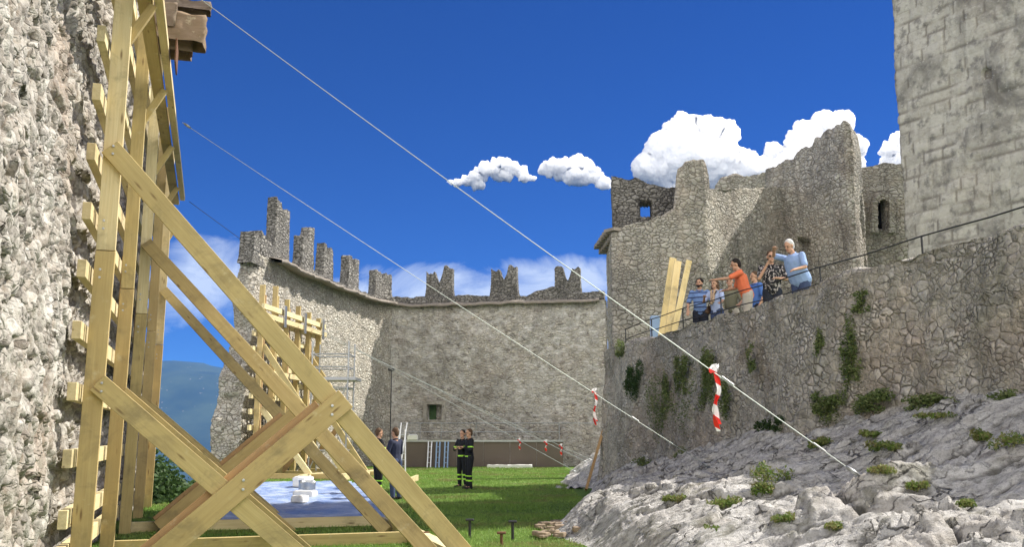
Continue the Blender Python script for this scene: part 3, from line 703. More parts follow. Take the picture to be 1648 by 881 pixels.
# ================================================================ KEEP (upper castle)
keep = empty('castle_keep', (8, 34, 3), label='ruined upper keep with broken walls behind the people on the walkway', cat='castle')
def px_wall(name, mat, cols, zbot, thick, back, root, seed, res=.055, size=(.26, .26, .17), holes=(), leanx=0, mode='rubble', jag=.12, topnoise=2.2, amp=.014, lump=.05, sides='FTBLR', gapw=.14, base_h=None):
    """wall whose front top edge runs through pixels cols=[(px,py,depth)...]; plan positions follow from them"""
    T = [P(*c) for c in cols]; A = np.array([[v.x, v.y] for v in T]); zt = np.array([v.z for v in T])
    s = np.r_[0, np.cumsum(np.hypot(*np.diff(A, axis=0).T))]; L = s[-1]; back = np.array(back, float)
    us = np.linspace(0, L, max(3, int(L/res))); Hm = zt.max()-zbot
    vs = np.linspace(0, 1, max(3, int(Hm/res))); ws = np.linspace(0, 1, max(3, int(thick/(res*2.2))))
    def f(u, v, w):
        x = np.interp(u, s, A[:, 0]); y = np.interp(u, s, A[:, 1]); zt_ = np.interp(u, s, zt)+jag*fbm(np.stack([u*topnoise, w*0, w*thick*1.0], 1), 4, seed)
        return np.stack([x+back[0]*w*thick, y+back[1]*w*thick, zbot+(zt_-zbot)*v], 1)
    V, Q, (uu, vv, ww) = shell(us, vs, ws, f, sides)
    kw = {}
    if mode == 'ashlar': kw = dict(uv=(V[:, 0]*.8-V[:, 1]*.6+.0*uu+np.where(ww > 0, ww*thick, 0), V[:, 2]))
    V2, r, g_ = stones(V, Q, size=size, amp=amp, lump=lump, seed=seed, mode=mode, gapw=gapw, **kw)
    me_q = Q
    X_, Z_ = V2[:, 0]/V2[:, 1], (V2[:, 2]-EYE)/V2[:, 1]
    for (x0, y0, x1, y1, depth, arch, through) in holes:
        pts = [XZ(x0, y0), XZ(x1, y1)]; xa, xb_ = pts[0][0], pts[1][0]; za, zb_ = pts[1][1], pts[0][1]
        mm = (ww == 0) & (X_ > xa) & (X_ < xb_) & (Z_ > za) & (Z_ < zb_)
        if arch:
            cx = (xa+xb_)/2; rr = (xb_-xa)/2; zc = zb_-rr; mm &= (Z_ < zc) | (((X_-cx)**2+(Z_-zc)**2) < rr*rr)
        V2[mm, 0] += back[0]*depth; V2[mm, 1] += back[1]*depth
        if through:
            mb = mm | ((ww == 1) & (uu > uu[mm].min()-1e-6) & (uu < uu[mm].max()+1e-6) & (vv > vv[mm].min()-1e-6) & (vv < vv[mm].max()+1e-6))
            me_q = me_q[~mb[me_q].all(1)]
    me = np_mesh(name, V2, me_q); attr_set(me, 'rnd', r); attr_set(me, 'gap', g_)
    return wobj(name, me, mat, root, True)
# front range (left part), its raised stub, and the return to the left
px_wall('front_wall', M['keep'], [(984, 376, 28.9), (1000, 368, 28.9), (1030, 357, 29.0), (1062, 350, 29.1), (1087, 338, 29.2), (1090, 272, 29.2), (1098, 268, 29.2), (1102, 260, 29.2), (1132, 256, 29.4), (1137, 262, 29.5), (1140, 303, 29.6), (1180, 303, 30.7), (1234, 302, 32.2), (1262, 300, 32.8)], -.5, .9, (.25, .97), keep, 611, jag=.04, size=(.30, .30, .2), topnoise=4, lump=.04)
# the merlon-like stub is part of that profile; a second, darker wall stands behind with a square window
px_wall('rear_wall', M['merlon'], [(983, 281, 30.6), (1004, 284, 30.6), (1030, 290, 30.7), (1060, 297, 30.8), (1100, 306, 31.0)], 3, .7, (.1, 1), keep, 622, jag=.08, holes=((1030, 324, 1050, 348, .69, False, True),))
px_wall('rear_wall', M['keep'], [(1152, 296, 38), (1160, 286, 38), (1200, 282, 38.2), (1238, 277, 38.6), (1270, 270, 39)], 3, .7, (.1, 1), keep, 633, jag=.10)
# side return of the front range, seen as a narrow strip
px_wall('side_wall', M['keep'], [(976, 386, 30.8), (984, 378, 28.95)], -.5, .7, (1, .1), keep, 644, sides='FTL', jag=.05)
if 0: px_wall('corner_wall', M['keep'], [(975, 540, 28.9), (984, 540, 28.8), (1000, 540, 29.2), (1030, 540, 30.4)], -.6, .8, (.3, .95), keep, 655, jag=.05)
# rising wall with the tall broken pier
px_wall('rising_wall', M['keep'], [(1233, 277, 33.4), (1262, 262, 32.6), (1290, 244, 31.8), (1312, 226, 31.0), (1330, 212, 30.4), (1347, 203, 29.8), (1358, 198, 29.5), (1366, 203, 29.45), (1371, 236, 29.6)], 2.9, 1.1, (.55, .83), keep, 666, jag=.10, topnoise=3,
        holes=((1284, 384, 1308, 470, .5, False, False),), size=(.34, .34, .22), amp=.02, lump=.07)
ar = px_wall('arched_wall', M['keep'], [(1362, 268, 33.4), (1400, 266, 33.2), (1440, 264, 33.0), (1475, 262, 33.0)], 2.9, .9, (.1, 1), keep, 677, jag=.07, holes=((1410, 321, 1429, 368, .75, True, False),))
# arched window surround
geo = []; cx, czp = 1420, 332
for i in range(11):
    a = math.pi*i/10; q = P(cx+14*math.cos(a), czp-14*math.sin(a), 33.02); geo.append(box_geo((q.x, q.y-.02-.007*(i % 3), q.z), (.19, .22, .17), .05*(i % 3)))
for k in range(6):
    for sx_ in (-14, 14): 
        q = P(cx+sx_, czp+5+k*7, 33.02); geo.append(box_geo((q.x, q.y-.03+.004*(k % 2), q.z), (.20+.04*(k % 2), .22, .19)))
wobj('window_frame', solid_attr(geo_mesh('window_frame', geo)), M['keep'], keep)
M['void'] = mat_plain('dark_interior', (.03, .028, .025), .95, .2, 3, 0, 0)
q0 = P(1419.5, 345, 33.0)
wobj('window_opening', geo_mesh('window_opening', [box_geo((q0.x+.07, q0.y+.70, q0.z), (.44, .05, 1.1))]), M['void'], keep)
q0 = P(1296, 425, 33.1)
# small roofed corbel on the left corner
geo = []
for i in range(7):
    q = P(964+i*3.4, 397-i*4.2, 30.6-i*.25); geo.append(box_geo((q.x+.1, q.y, q.z), (.5, .5, .10), .1*i)); geo.append(box_geo((q.x+.22, q.y+.1, q.z-.14), (.42, .4, .14), .1*i))
wobj('roof_slabs', geo_mesh('roof_slabs', geo), M['cornice'], keep)
# ================================================================ GREAT TOWER
def tower():
    a = np.array(P(1458, 390, 28.0))[:2]; dirn = np.array([.514, -.857]); L = 6.4; nb = np.array([.857, .514]); 
    us = np.concatenate([np.arange(0, L*2, .06)]); zs = np.arange(2.5, 32, .085)
    # two faces: the front one (towards the camera) and the left-back one, as an L-shaped sheet
    per = np.concatenate([-np.arange(.06, 4, .12)[::-1], np.arange(0, L+.05, .055), L+np.arange(.15, 4, .15)])
    U, Zz = np.meshgrid(per, zs, indexing='ij'); u = U.ravel(); z = Zz.ravel()
    h_ = (z-3)/24; bat = -.28+.30*0+h_*.9*0
    tp = (1-h_)*.0+h_*.35
    base = a+np.clip(u, 0, L)[:, None]*dirn+np.where(u < 0, -u, 0)[:, None]*nb+np.where(u > L, u-L, 0)[:, None]*nb
    cen = a+dirn*L/2+nb*2; base = base+(cen-base)*(h_*.055)[:, None]
    V = np.stack([base[:, 0], base[:, 1], z], 1); Q = grid_faces(len(per), len(zs))
    V2, r, g_ = stones(V, Q, size=(.62, .6, .36), amp=.035, lump=.05, seed=70, mode='ashlar', uv=(u, z), gapw=.07, round_=.35)
    hx_, hz2 = XZ(1589, 119); 
    X_, Z_ = V2[:, 0]/V2[:, 1], (V2[:, 2]-EYE)/V2[:, 1]
    mm = (abs(X_-hx_) < 7/F) & (abs(Z_-hz2) < 7.5/F)
    V2[mm, 0] += nb[0]*.5; V2[mm, 1] += nb[1]*.5
    root = empty('castle_tower', (float(cen[0]), float(cen[1]), 3), label='massive square tower of worn ashlar blocks at the right edge', cat='tower')
    me = np_mesh('tower_shaft', V2, Q); attr_set(me, 'rnd', r); attr_set(me, 'gap', g_); wobj('tower_shaft', me, M['tower'], root, True)
    p = [a, a+dirn*L, a+dirn*L+nb*4, a+nb*4]
    me = geo_mesh('tower_core', [([(*q, z) for z in (2, 31) for q in [cen+(k-cen)*.93 for k in p]], [(0, 1, 2, 3), (7, 6, 5, 4), (0, 4, 5, 1), (1, 5, 6, 2), (2, 6, 7, 3), (3, 7, 4, 0)])])
    wobj('tower_top', me, M['tower'], root)
tower()
# ================================================================ NEAR TIMBER SHORING
SP = 2.886
def fp(px, py, k=0, off=0.0): return from_px_on_plane(px, py, DD, d0+k*SP+off)
def nz(p): return float(ND @ np.array(p)), float(p[2])
sh = empty('timber_shoring', tuple(W(POSTC, d0, 0)), label='large fresh timber shoring close by, its rakers and posts propping the left wall', cat='shoring')
def member(name, k, a, b, w, th, mat, off=0.0):
    pa = W(a[0], d0+k*SP+off, a[1]); pb = W(b[0], d0+k*SP+off, b[1])
    dirv = (pb-pa).normalized(); wide = Vector(DD).cross(dirv)
    return beam(name, pa, pb, w, th, wide, mat, sh)
TH = .075
for k in range(5):
    top = 8.3
    member('post', k, (POSTC, -.05), (POSTC+.03, 3.62), .205 if k == 0 else .18, TH, M['wood'])
    member('post', k, (POSTC+.03, 3.63), (POSTC+.02, top), .20 if k == 0 else .175, TH*.9, M['wood'] if k % 2 else M['wood3'])
    if k < 3: beam('splice_plate', W(POSTC+.01, d0+k*SP+TH*.5+.02, 3.2), W(POSTC+.02, d0+k*SP+TH*.5+.02, 4.1), .18, .03, ND, M['wood2'], sh)
A0, A1 = nz(fp(178, 240)), nz(fp(752, 899)); L0, L1 = nz(fp(158, 617)), nz(fp(560, 964)); C0, C1 = nz(fp(212, 930)), nz(fp(553, 643))
def gpt(px, py, z):
    d = ray(px, py); return Vector(np.array([0, 0, EYE])+d*((z-EYE)/d[2]))
member('raker', 0, A0, A1, .215, TH, M['wood'], -TH*1.02)
for k, (tx, ty_), (fx, fy) in ((2, (236, 392), (712, 912)), (4, (264, 468), (622, 857))):
    a = fp(tx, ty_, k, -TH*1.02); beam('raker', Vector(a), gpt(fx, fy, .04), .205, TH, Vector(DD).cross((gpt(fx, fy, .04)-Vector(a)).normalized()), M['wood'], sh)
for k in (0, 1, 2, 3):
    member('raker', k, L0, L1, .215, TH, M['wood'], -TH*1.02 if k else -TH*1.02)
for k in (0, 2):
    member('cross_brace', k, C0, C1, .255, TH, M['wood'], -TH*2.06)
    member('cross_brace', k, (C0[0]-.03, C0[1]+.06), (C1[0]-.25, C1[1]-.12), .25, TH, M['wood2'], TH*.05)
    member('spacer_block', k, ((C0[0]+C1[0])/2-.1, (C0[1]+C1[1])/2-.02), ((C0[0]+C1[0])/2+.1, (C0[1]+C1[1])/2+.12), .16, TH*.9, M['wood2'], -TH*1.0)
# horizontal battens between the wall and the posts
for py in (900, 840, 740, 630, 530, 430, 335, 240, 140, 45):
    z = float(EYE+XZ(140, py)[1]*9.7); a = random.uniform(-.42, -.30)
    beam('batten', W(POSTC-.15, d0+a, z), W(POSTC-.155, d0+SP*5+.5, z+random.uniform(-.03, .03)), .19, .09, (0, 0, 1), M['wood3'], sh)
for z in (7.0, 7.7):
    beam('batten', W(POSTC-.155, d0-.35, z), W(POSTC-.155, d0+SP*5+.4, z), .19, .09, (0, 0, 1), M['wood3'], sh)
# short packing boards against the stones
for (px, py, k) in ((150, 330, 0), (205, 270, 1), (212, 560, 1), (160, 690, 0), (238, 590, 2), (236, 300, 2)):
    pass
# two flat wales high up, running along the outside of the posts
qn = POSTC+.26
q1 = from_px_on_plane(243, 60, ND, qn); q2 = from_px_on_plane(281, 300, ND, qn)
ZW = float((q1[2]+q2[2])/2); print('wale z', q1, q2)
DW0, DW1 = float(DD @ q1)-4.0, float(DD @ q2)+1.2
beam('wale', W(qn-.02, DW0, ZW), W(qn-.02, DW1, ZW), .16, .08, ND, M['wood'], sh)
beam('wale', W(qn+.14, DW0, ZW+.02), W(qn+.14, DW1-.4, ZW+.02), .10, .10, ND, M['wood3'], sh)
for k in range(0, 5):      # diagonal blocks under the wales
    member('strut', k, (POSTC+.06, ZW-.6), (qn+.08, ZW-.06), .10, .07, M['wood'], TH*.9)
# sole plate and sills on the ground
zs_ = .09
beam('sole_plate', W(A1[0]+.02, d0-2.2, zs_), W(A1[0]+.02, d0+SP*1.9, zs_), .20, .20, (0, 0, 1), M['wood3'], sh)
for k in (0, 1, 2):
    beam('sill', W(POSTC-.1, d0+k*SP+.17, .09), W(A1[0]-.12, d0+k*SP+.17, .09), .17, .09, (0, 0, 1), M['wood'] if k % 2 else M['wood3'], sh)
beam('tie_strap', W(A1[0]+.02, d0+SP*.9, .10), W(A1[0]+.02, d0+SP*.9+.05, .10), .216, .216, (0, 0, 1), M['rust'], sh)
beam('tie_plate', W(qn+.28, float(DD @ from_px_on_plane(272, 197, ND, qn+.24))-.25, ZW), W(qn+.28, float(DD @ from_px_on_plane(272, 197, ND, qn+.24))+.25, ZW), .34, .02, (0, 0, 1), M['rust'], sh)

# ================================================================ FAR TIMBER SHORING
fa, fb = np.array([-9.85, 34.9]), np.array([-9.0, 41.2]); fd = (fb-fa)/np.linalg.norm(fb-fa); fn_ = np.array([fd[1], -fd[0]])
FL = float(np.linalg.norm(fb-fa))
def G(n, s, z): return Vector((*(fa+fd*s+fn_*n), z))
fs = empty('timber_shoring', (float(fa[0]), float(fa[1]), 0), label='distant timber shoring with a lattice of boards on the sunlit curtain wall', cat='shoring')
D3 = Vector((*fd, 0)); N3 = Vector((*fn_, 0))
posts = np.linspace(0, FL, 6); tops = (7.2, 7.35, 7.0, 6.9, 6.8, 6.7)
for i, s in enumerate(posts):
    beam('post', G(.42, s, 0), G(.42, s, tops[i]), .2, .09, N3, M['wood'], fs)
    beam('post', G(.38, s+.28, 0), G(.38, s+.28, tops[i]-.35), .16, .08, N3, M['wood'] if i % 2 else M['wood2'], fs)
for j in range(10):
    z = .7+j*.58
    beam('batten', G(.26, -.35, z), G(.26, FL+.45, z), .2, .08, (0, 0, 1), M['wood3'], fs)
for z, n_ in ((6.35, .60), (6.0, .66), (3.9, .6), (1.6, .6)):
    beam('wale', G(n_, -.3, z), G(n_, FL+.3, z), .2, .12, (0, 0, 1), M['wood3'], fs)
for s in (posts[1]+.3, posts[3], posts[5]-.3):
    beam('iron_plate', G(.75, s, 5.75), G(.75, s, 6.6), .22, .04, D3, M['steel'], fs)
for i in (0, 2, 4):
    s = posts[i]+.1
    beam('raker', G(.5, s, 4.9), G(3.9, s, .1), .22, .09, N3, M['wood'], fs)
    beam('raker', G(.5, s+.1, 2.6), G(2.5, s+.1, .1), .22, .09, N3, M['wood3'], fs)
    beam('cross_brace', G(.5, s-.1, .2), G(2.3, s-.1, 2.4), .22, .08, N3, M['wood2'], fs)
    beam('sill', G(.2, s, .1), G(4.2, s, .1), .2, .18, (0, 0, 1), M['wood'], fs)
beam('sole_plate', G(3.95, -.8, .12), G(3.95, FL, .12), .22, .2, (0, 0, 1), M['wood3'], fs)
beam('sole_plate', G(2.5, -.8, .10), G(2.5, FL, .10), .2, .18, (0, 0, 1), M['wood3'], fs)
# offcuts on the lawn by its foot
q = P(660, 760, 38.5); q.z = .08
tag(beam('timber_plank', P(636, 770, 30) * 1.0, P(672, 757, 33.0), .2, .08, (0, 0, 1), M['wood3']), 'short pale timber offcut on the grass behind the man in navy', 'plank').location.z = .06

# scaffold tower
sc = empty('scaffold', (-7.35, 36.8, 0), label='light metal scaffold tower standing in front of the distant timber shoring', cat='scaffold')
X0, X1_, Y0_, Y1_ = -7.75, -6.35, 36.2, 37.6
for x in (X0, X1_):
    for y in (Y0_, Y1_): tube('upright', [(x, y, 0), (x, y, 5.2)], .035, M['steel'], sc, 6)
for z in (1.0, 2.2, 3.4, 4.2, 4.7):
    for a, b in (((X0, Y0_), (X1_, Y0_)), ((X0, Y1_), (X1_, Y1_)), ((X0, Y0_), (X0, Y1_)), ((X1_, Y0_), (X1_, Y1_))): tube('guard_rail', [(*a, z), (*b, z)], .028, M['steel'], sc, 6)
wobj('platform', geo_mesh('platform', [box_geo((-7.1, 36.9, 3.75), (2.1, 1.4, .12))]), M['steel'], sc)
tube('diagonal', [(X0, Y0_, .2), (X1_, Y0_, 3.6)], .025, M['steel'], sc, 6); tube('diagonal', [(X1_, Y1_, .2), (X0, Y1_, 3.6)], .025, M['steel'], sc, 6)

# ================================================================ CABLES AND TAPES
def rock_hit(px, py, y0=6, y1=29):
    Ys = np.arange(y0, y1, .01); xr, zr = XZ(px, py); xs = xr*Ys; zs = EYE+zr*Ys
    hit = np.nonzero((zs <= rock_z(xs, Ys)+.012) & (xs > rock_edge(Ys)))[0]
    return P(px, py, float(Ys[hit[0]]) if len(hit) else y1)
def cable(p0, p1, label, r=.011, sag=.03, group=None, fit=True, mat='cable'):
    p0 = Vector(p0); p1 = Vector(p1); root = empty('steel_cable', tuple(p1), label=label, cat='cable', group=group)
    n = 26; pts = [p0.lerp(p1, i/n)-Vector((0, 0, 4*sag*(i/n)*(1-i/n))) for i in range(n+1)]
    tube('wire', pts, r, M[mat], root, 6)
    if fit:
        d = (p0-p1).normalized()
        for b in (p1+d*1.4, p1+d*.35): 
            tube('turnbuckle', [b, b+d*.14], .009, M['steel'], root, 8)
        geo = []
        for c, e in ((p1+d*.05, .07), (p0-d*.1, .06)):
            ring = [c+d*(e*math.cos(a))+Vector((0, 0, 1)).cross(d).normalized()*(e*math.sin(a)) for a in np.linspace(0, 2*math.pi, 13)]
            wobj('ring', geo_mesh('ring', [tube_geo(ring, .012, 6)]), M['steel'], root, True)
    return root, p0, p1
def wale_at(px, py):  # point of the outer wale seen at this height of the picture
    best = None
    for s in np.arange(DW0-4, DW1+.3, .02):
        p = W(qn+.28, s, ZW); d = p-Vector((0, 0, EYE)); v = d.y*math.cos(PITCH)+d.z*math.sin(PITCH); yy_ = H0/2-F*(-d.y*math.sin(PITCH)+d.z*math.cos(PITCH))/v
        if best is None or abs(yy_-py) < best[0]: best = (abs(yy_-py), p)
    return best[1]
def at_px_on_line(p0, p1, px):
    best = min((abs((q:=p0.lerp(p1, i/800))[0]*F/(q.y*math.cos(PITCH)+(q.z-EYE)*math.sin(PITCH))+W0/2-px), i) for i in range(801)); return p0.lerp(p1, best[1]/800)
c1s = wale_at(0, -40); c1e = rock_hit(1380, 765); c2s = wale_at(0, 197); c2e = rock_hit(1140, 752)
for k in range(5):      # bolt heads and washers where the members cross
    for (n_, z_) in ((A0[0]+.04, A0[1]-.04), (L0[0]+.05, L0[1]-.05), (POSTC, 3.9), (POSTC, 3.35)):
        if k % 2 and z_ > 4: continue
        q_ = W(n_, d0+k*SP-TH*1.55, z_)
        for dz_ in (-.045, .045): wobj('bolt', geo_mesh('bolt', [tube_geo([q_+Vector((0, 0, dz_)), q_+Vector((0, 0, dz_))-Vector(DD)*.02], .014, 8), tube_geo([q_+Vector((0, 0, dz_))-Vector(DD)*.02, q_+Vector((0, 0, dz_))-Vector(DD)*.021], .014, 8, .001)]), M['steel'], sh)
for f_ in (.06, .5, .93):
    n_ = C0[0]+(C1[0]-C0[0])*f_; z_ = C0[1]+(C1[1]-C0[1])*f_; q_ = W(n_, d0-TH*2.6, z_)
    for dz_ in (-.05, .05): wobj('bolt', geo_mesh('bolt', [tube_geo([q_+Vector((0, 0, dz_)), q_+Vector((0, 0, dz_))-Vector(DD)*.02], .016, 8), tube_geo([q_+Vector((0, 0, dz_))-Vector(DD)*.02, q_+Vector((0, 0, dz_))-Vector(DD)*.021], .016, 8, .001)]), M['steel'], sh)
_, a1, b1 = cable(c1s, c1e, 'upper steel cable running across the sky from the shoring to the bedrock', r=.005)
_, a2, b2 = cable(c2s, c2e, 'lower steel cable from the ring on the shoring to the bedrock beside the wall corner', r=.005)
c3s = wale_at(0, 325); tgt = P(402, 388, 36.3)
cable(c3s, Vector((-6, 40, 5.9)), 'thin dark cable leaving the far end of the near shoring', r=.006, fit=False, mat='dark')
fe = [G(.78, FL-.2, 6.1), G(.78, FL-1.6, 6.1), G(.78, FL-3.2, 6.1)]
ends = [P(928, 741, 33.5), P(945, 729, 33.0), P(952, 716, 34.5)]
fl = []
for i, (a, b) in enumerate(zip(fe, ends)):
    b.z = float(out_z(np.array([b.x]), np.array([b.y]))[0])+.02
    fl.append(cable(a, b, ('lowest of the three cables crossing the back wall', 'middle one of the three cables crossing the back wall', 'highest of the three cables crossing the back wall')[i], r=.008, group='cables from the distant shoring'))
def tape(p, length, label, group=None, twist=2.5, w=.09):
    root = empty('barrier_tape', tuple(p), label=label, cat='barrier tape', group=group)
    V, Q = [], []; n = 40
    for s_ in (0, 1):
        base = len(V)
        for i in range(n+1):
            t_ = i/n; a = twist*t_+s_*1.2; ww = w*(.55+.45*math.sin(t_*9+s_)**2)
            c = Vector((.03*math.sin(t_*7)+s_*.02, .02*math.cos(t_*6)+s_*.02, -length*t_*(1-.12*s_)))
            d = Vector((math.cos(a)*ww/2, math.sin(a)*ww/2, 0)); V += [c-d, c+d]
        for i in range(n): Q.append((base+2*i, base+2*i+1, base+2*i+3, base+2*i+2))
    link('ribbon', geo_mesh('ribbon', [(V, Q)]), M['tape'], root, True)
    pts = [Vector((math.cos(q*2.3)*.09*w/.09*(.6+.4*math.sin(q)), .02*math.sin(q*3), .03+math.sin(q*2.9)*.05*w/.09)) for q in np.linspace(0, 6, 15)]
    V, Q = [], []
    for i, q in enumerate(pts): V += [q-Vector((0, 0, .018)), q+Vector((0, .01, .018))]
    for i in range(len(pts)-1): Q.append((2*i, 2*i+1, 2*i+3, 2*i+2))
    link('knot', geo_mesh('knot', [(V, Q)]), M['tape'], root)
    return root
pT = at_px_on_line(a1, b1, 1150); mpp = (pT.y)/F
tape(pT, 95*mpp, 'large red and white barrier tape on the upper cable before the mossy wall', 'barrier tapes on the cables', w=.062)
pT = at_px_on_line(a2, b2, 957); tape(pT, 52*pT.y/F, 'red and white barrier tape hanging from the lower cable at the wall corner', 'barrier tapes on the cables', w=.05)
for i, px in enumerate((836, 878, 903)):
    _, a, b = fl[i]; pT = at_px_on_line(a, b, px); tape(pT, 15*pT.y/F, ('tiny barrier tape on the lowest far cable above the brown hoarding', 'small barrier tape on the middle far cable', 'small barrier tape on the highest far cable near the outcrop')[i], 'barrier tapes on the cables', w=.075)

# ================================================================ THINGS IN THE YARD
hd = empty('hoarding', (-1.4, 47, 0), label='low brown hoarding along the foot of the back wall', cat='hoarding')
def X_at(px, Y): return XZ(px, 700)[0]*Y
xa, xb_ = X_at(650, 47), X_at(906, 47)
for i in range(6):
    a = xa+(xb_-xa)*i/6; b = xa+(xb_-xa)*(i+1)/6
    wobj('board', geo_mesh('board', [box_geo(((a+b)/2, 47+.01*(i % 2), .64), (b-a-.015, .06, 1.22))]), M['panel'], hd)
wobj('top_rail', geo_mesh('top_rail', [box_geo(((xa+xb_)/2, 46.98, 1.30), (xb_-xa, .16, .09))]), M['steel'], hd)
q = empty('step', (X_at(820, 46.2), 46.2, 0), label='pale low concrete kerb block on the grass before the brown hoarding', cat='block')
V, Q, _ = shell(np.linspace(-1.1, 1.1, 24), np.linspace(0, .16, 4), np.linspace(0, .4, 6), lambda u, v, w: np.stack([u, w, v], 1), 'FTBLR')
link('block', np_mesh('block', V+normals(V, Q)*(.015*fbm(V*5, 3, 5))[:, None], Q), M['whitepaint'], q); q.name = 'kerb_block'
fc = empty('metal_fence', (0, 48.3, 0), label='thin galvanised railing standing behind the brown hoarding', cat='railing')
yf = 48.0
tube('rail', [(X_at(642, yf), yf, 2.18), (X_at(962, yf), yf, 2.18)], .025, M['steel'], fc, 6); tube('rail', [(X_at(642, yf), yf, 1.74), (X_at(900, yf), yf, 1.74)], .025, M['steel'], fc, 6)
for px in (642, 676, 710, 766, 830, 900): tube('post', [(X_at(px, yf), yf, 0), (X_at(px, yf), yf, 2.2)], .025, M['steel'], fc, 6)
def ladder(p, w, H, lean, rz, mat, label, group, rungs=7):
    root = empty('ladder', tuple(p), rz, label=label, cat='ladder', group=group)
    for s_ in (-1, 1): tube('side_rail', [(s_*w/2, 0, 0), (s_*w/2, lean, H)], .04, M[mat], None, 6).parent = root
    for k in range(1, rungs): tube('rung', [(-w/2, lean*k/rungs, H*k/rungs), (w/2, lean*k/rungs, H*k/rungs)], .02, M[mat], None, 6).parent = root
    return root
for i, (px, m_) in enumerate(((691, 'alu'), (704.5, 'bluealu'), (718, 'bluealu'))):
    ladder((X_at(px, 46.4), 46.35, 0), .16, 1.26, .50, 0, m_, ('whitish narrow ladder, leftmost against the brown hoarding', 'blue narrow ladder between two others against the brown hoarding', 'blue narrow ladder, rightmost against the brown hoarding')[i], 'narrow ladders against the hoarding', 5)
ladder((X_at(648, 41), 41, 0), .28, 1.85, .3, .25, 'alu', 'taller white ladder leaning beside the man in navy', None, 7)
for i, (px, tl) in enumerate(((638, .55), (643, .85))):
    tag(beam('metal_pole', (X_at(px, 39), 39.2, 0), (X_at(px, 39)+tl*.4-.1, 39.6, 2.1), .05, .05, (0, 1, 0), M['alu']), ('slim pale pole leaning behind the heads of the two men', 'second pale pole leaning wider behind the two men')[i], 'pole')
bx = empty('white_box', (X_at(664, 46.9), 46.95, 1.345), label='small white box sitting on the left end of the brown hoarding', cat='box')
bmx = beam_mesh(.52, .2, .24, .02); link('case', bmx, M['whitepaint'], bx, loc=(0, 0, .12)); link('lid', beam_mesh(.4, .16, .05, .01), M['alu'], bx, loc=(0, 0, .265))
lp = empty('lamp_post', (X_at(628, 43), 43, 0), label='thin dark lamp post with a small flat head in front of the lit wall', cat='lamp post')
lz = EYE+XZ(628, 596)[1]*43
tube('pole', [(X_at(628, 43), 43, 0), (X_at(628, 43), 43, lz)], .03, M['dark'], lp, 6, .02)
wobj('lamp_head', geo_mesh('lamp_head', [box_geo((X_at(628, 43), 42.9, lz), (.26, .34, .10))]), M['dark'], lp)
# tarpaulin on the ground with pale stones on it
def gp(px, py, z=0):
    d = ray(px, py); tt = (z-EYE)/d[2]; return np.array([0, 0, EYE])+d*tt
cs = [gp(385, 781), gp(566, 779), gp(648, 842), gp(318, 846)]
us = np.linspace(0, 1, 90); U_, V_ = np.meshgrid(us, us, indexing='ij'); u = U_.ravel()[:, None]; v = V_.ravel()[:, None]
p = (cs[0]*(1-u)+cs[1]*u)*(1-v)+(cs[3]*(1-u)+cs[2]*u)*v
p[:, 0] += .10*fbm(np.stack([p[:, 1]*.9, p[:, 0]*.1, p[:, 0]*0], 1), 3, 4); p[:, 2] = .05+.035*ridged(np.stack([p[:, 0]*.8, p[:, 1]*2.4, p[:, 0]*0], 1), 4, 14, .55)
tag(link('tarpaulin', np_mesh('tarpaulin', p, grid_faces(90, 90)[:, ::-1]), M['tarp'], smooth=True), 'crumpled pale blue plastic sheet spread on the lawn behind the shoring', 'tarpaulin')
def stone_block(name, c, s, seed, mat, **kw):
    V, Q, _ = shell(np.linspace(-1, 1, 9), np.linspace(-1, 1, 7), np.linspace(-1, 1, 9), lambda u, v, w: np.stack([u*s[0]/2, w*s[1]/2, v*s[2]/2], 1), 'FTBLR')
    r_ = np.linalg.norm(V/np.array(s)*2, axis=1, keepdims=True); V = V*(1-.16*(r_-1)); V = V+normals(V, Q)*(.12*min(s)*fbm(V/min(s)*1.4+seed, 3, seed))[:, None]
    o = link(name, np_mesh(name, V, Q), M[mat], loc=c); o.rotation_euler = (0, 0, random.uniform(-.6, .6)); return tag(o, **kw)
for i, (px, py, s, lb) in enumerate(((489, 780, (.6, .35, .18), 'broad pale stone block at the far edge of the blue sheet'), (485, 789, (.45, .35, .28), 'pale stone on the sheet just before the broad block'), (493, 797, (.42, .35, .30), 'greyish rounded stone in the middle of the row on the sheet'), (491, 806, (.55, .35, .16), 'flat pale stone on the sheet second from the near end of the row'), (482, 815, (.32, .3, .16), 'small dull stone nearest the shoring on the blue sheet'))):
    g_ = gp(px, py); stone_block('stone', (g_[0], g_[1], .08+s[2]/2), s, 30+i, 'whitepaint' if i != 2 else 'steel', label=lb, cat='stone', group='stones weighing down the sheet')
# steel stakes in the grass
for i, (px, py, h_, lb) in enumerate(((807, 873, .20, 'rusty stake with a flat head nearest the bottom edge of the photo'), (825, 862, .28, 'dark taller stake right of the rusty stakes'), (756, 856, .26, 'dark stake beside the foot of the big raker'), (703, 853, .24, 'rusty stake left of the big raker on the shaded grass'))):
    Y = gp(px, py+10)[1]*1.0; x = XZ(px, py)[0]*Y; r_ = empty('iron_stake', (x, Y, 0), label=lb, cat='stake', group='iron stakes in the lawn')
    tube('shaft', [(0, 0, -.05), (0, 0, h_)], .022, M['rust' if i in (0, 3) else 'dark'], None, 8).parent = r_
    link('head', beam_mesh(.13, .10, .03, .008), M['rust' if i in (0, 3) else 'dark'], r_, loc=(0, 0, h_+.01))
# leaning timber brace at the wall corner
b0 = Vector((X_at(941, 27.5), 27.3, .05)); b1_ = Vector((X_at(970, 28.2)+.0, 28.0, 1.75))
tag(beam('timber_brace', b0, b1_, .16, .07, (0, 1, 0), M['wood2']), 'weathered timber brace leaning on the corner of the retaining wall', 'brace')
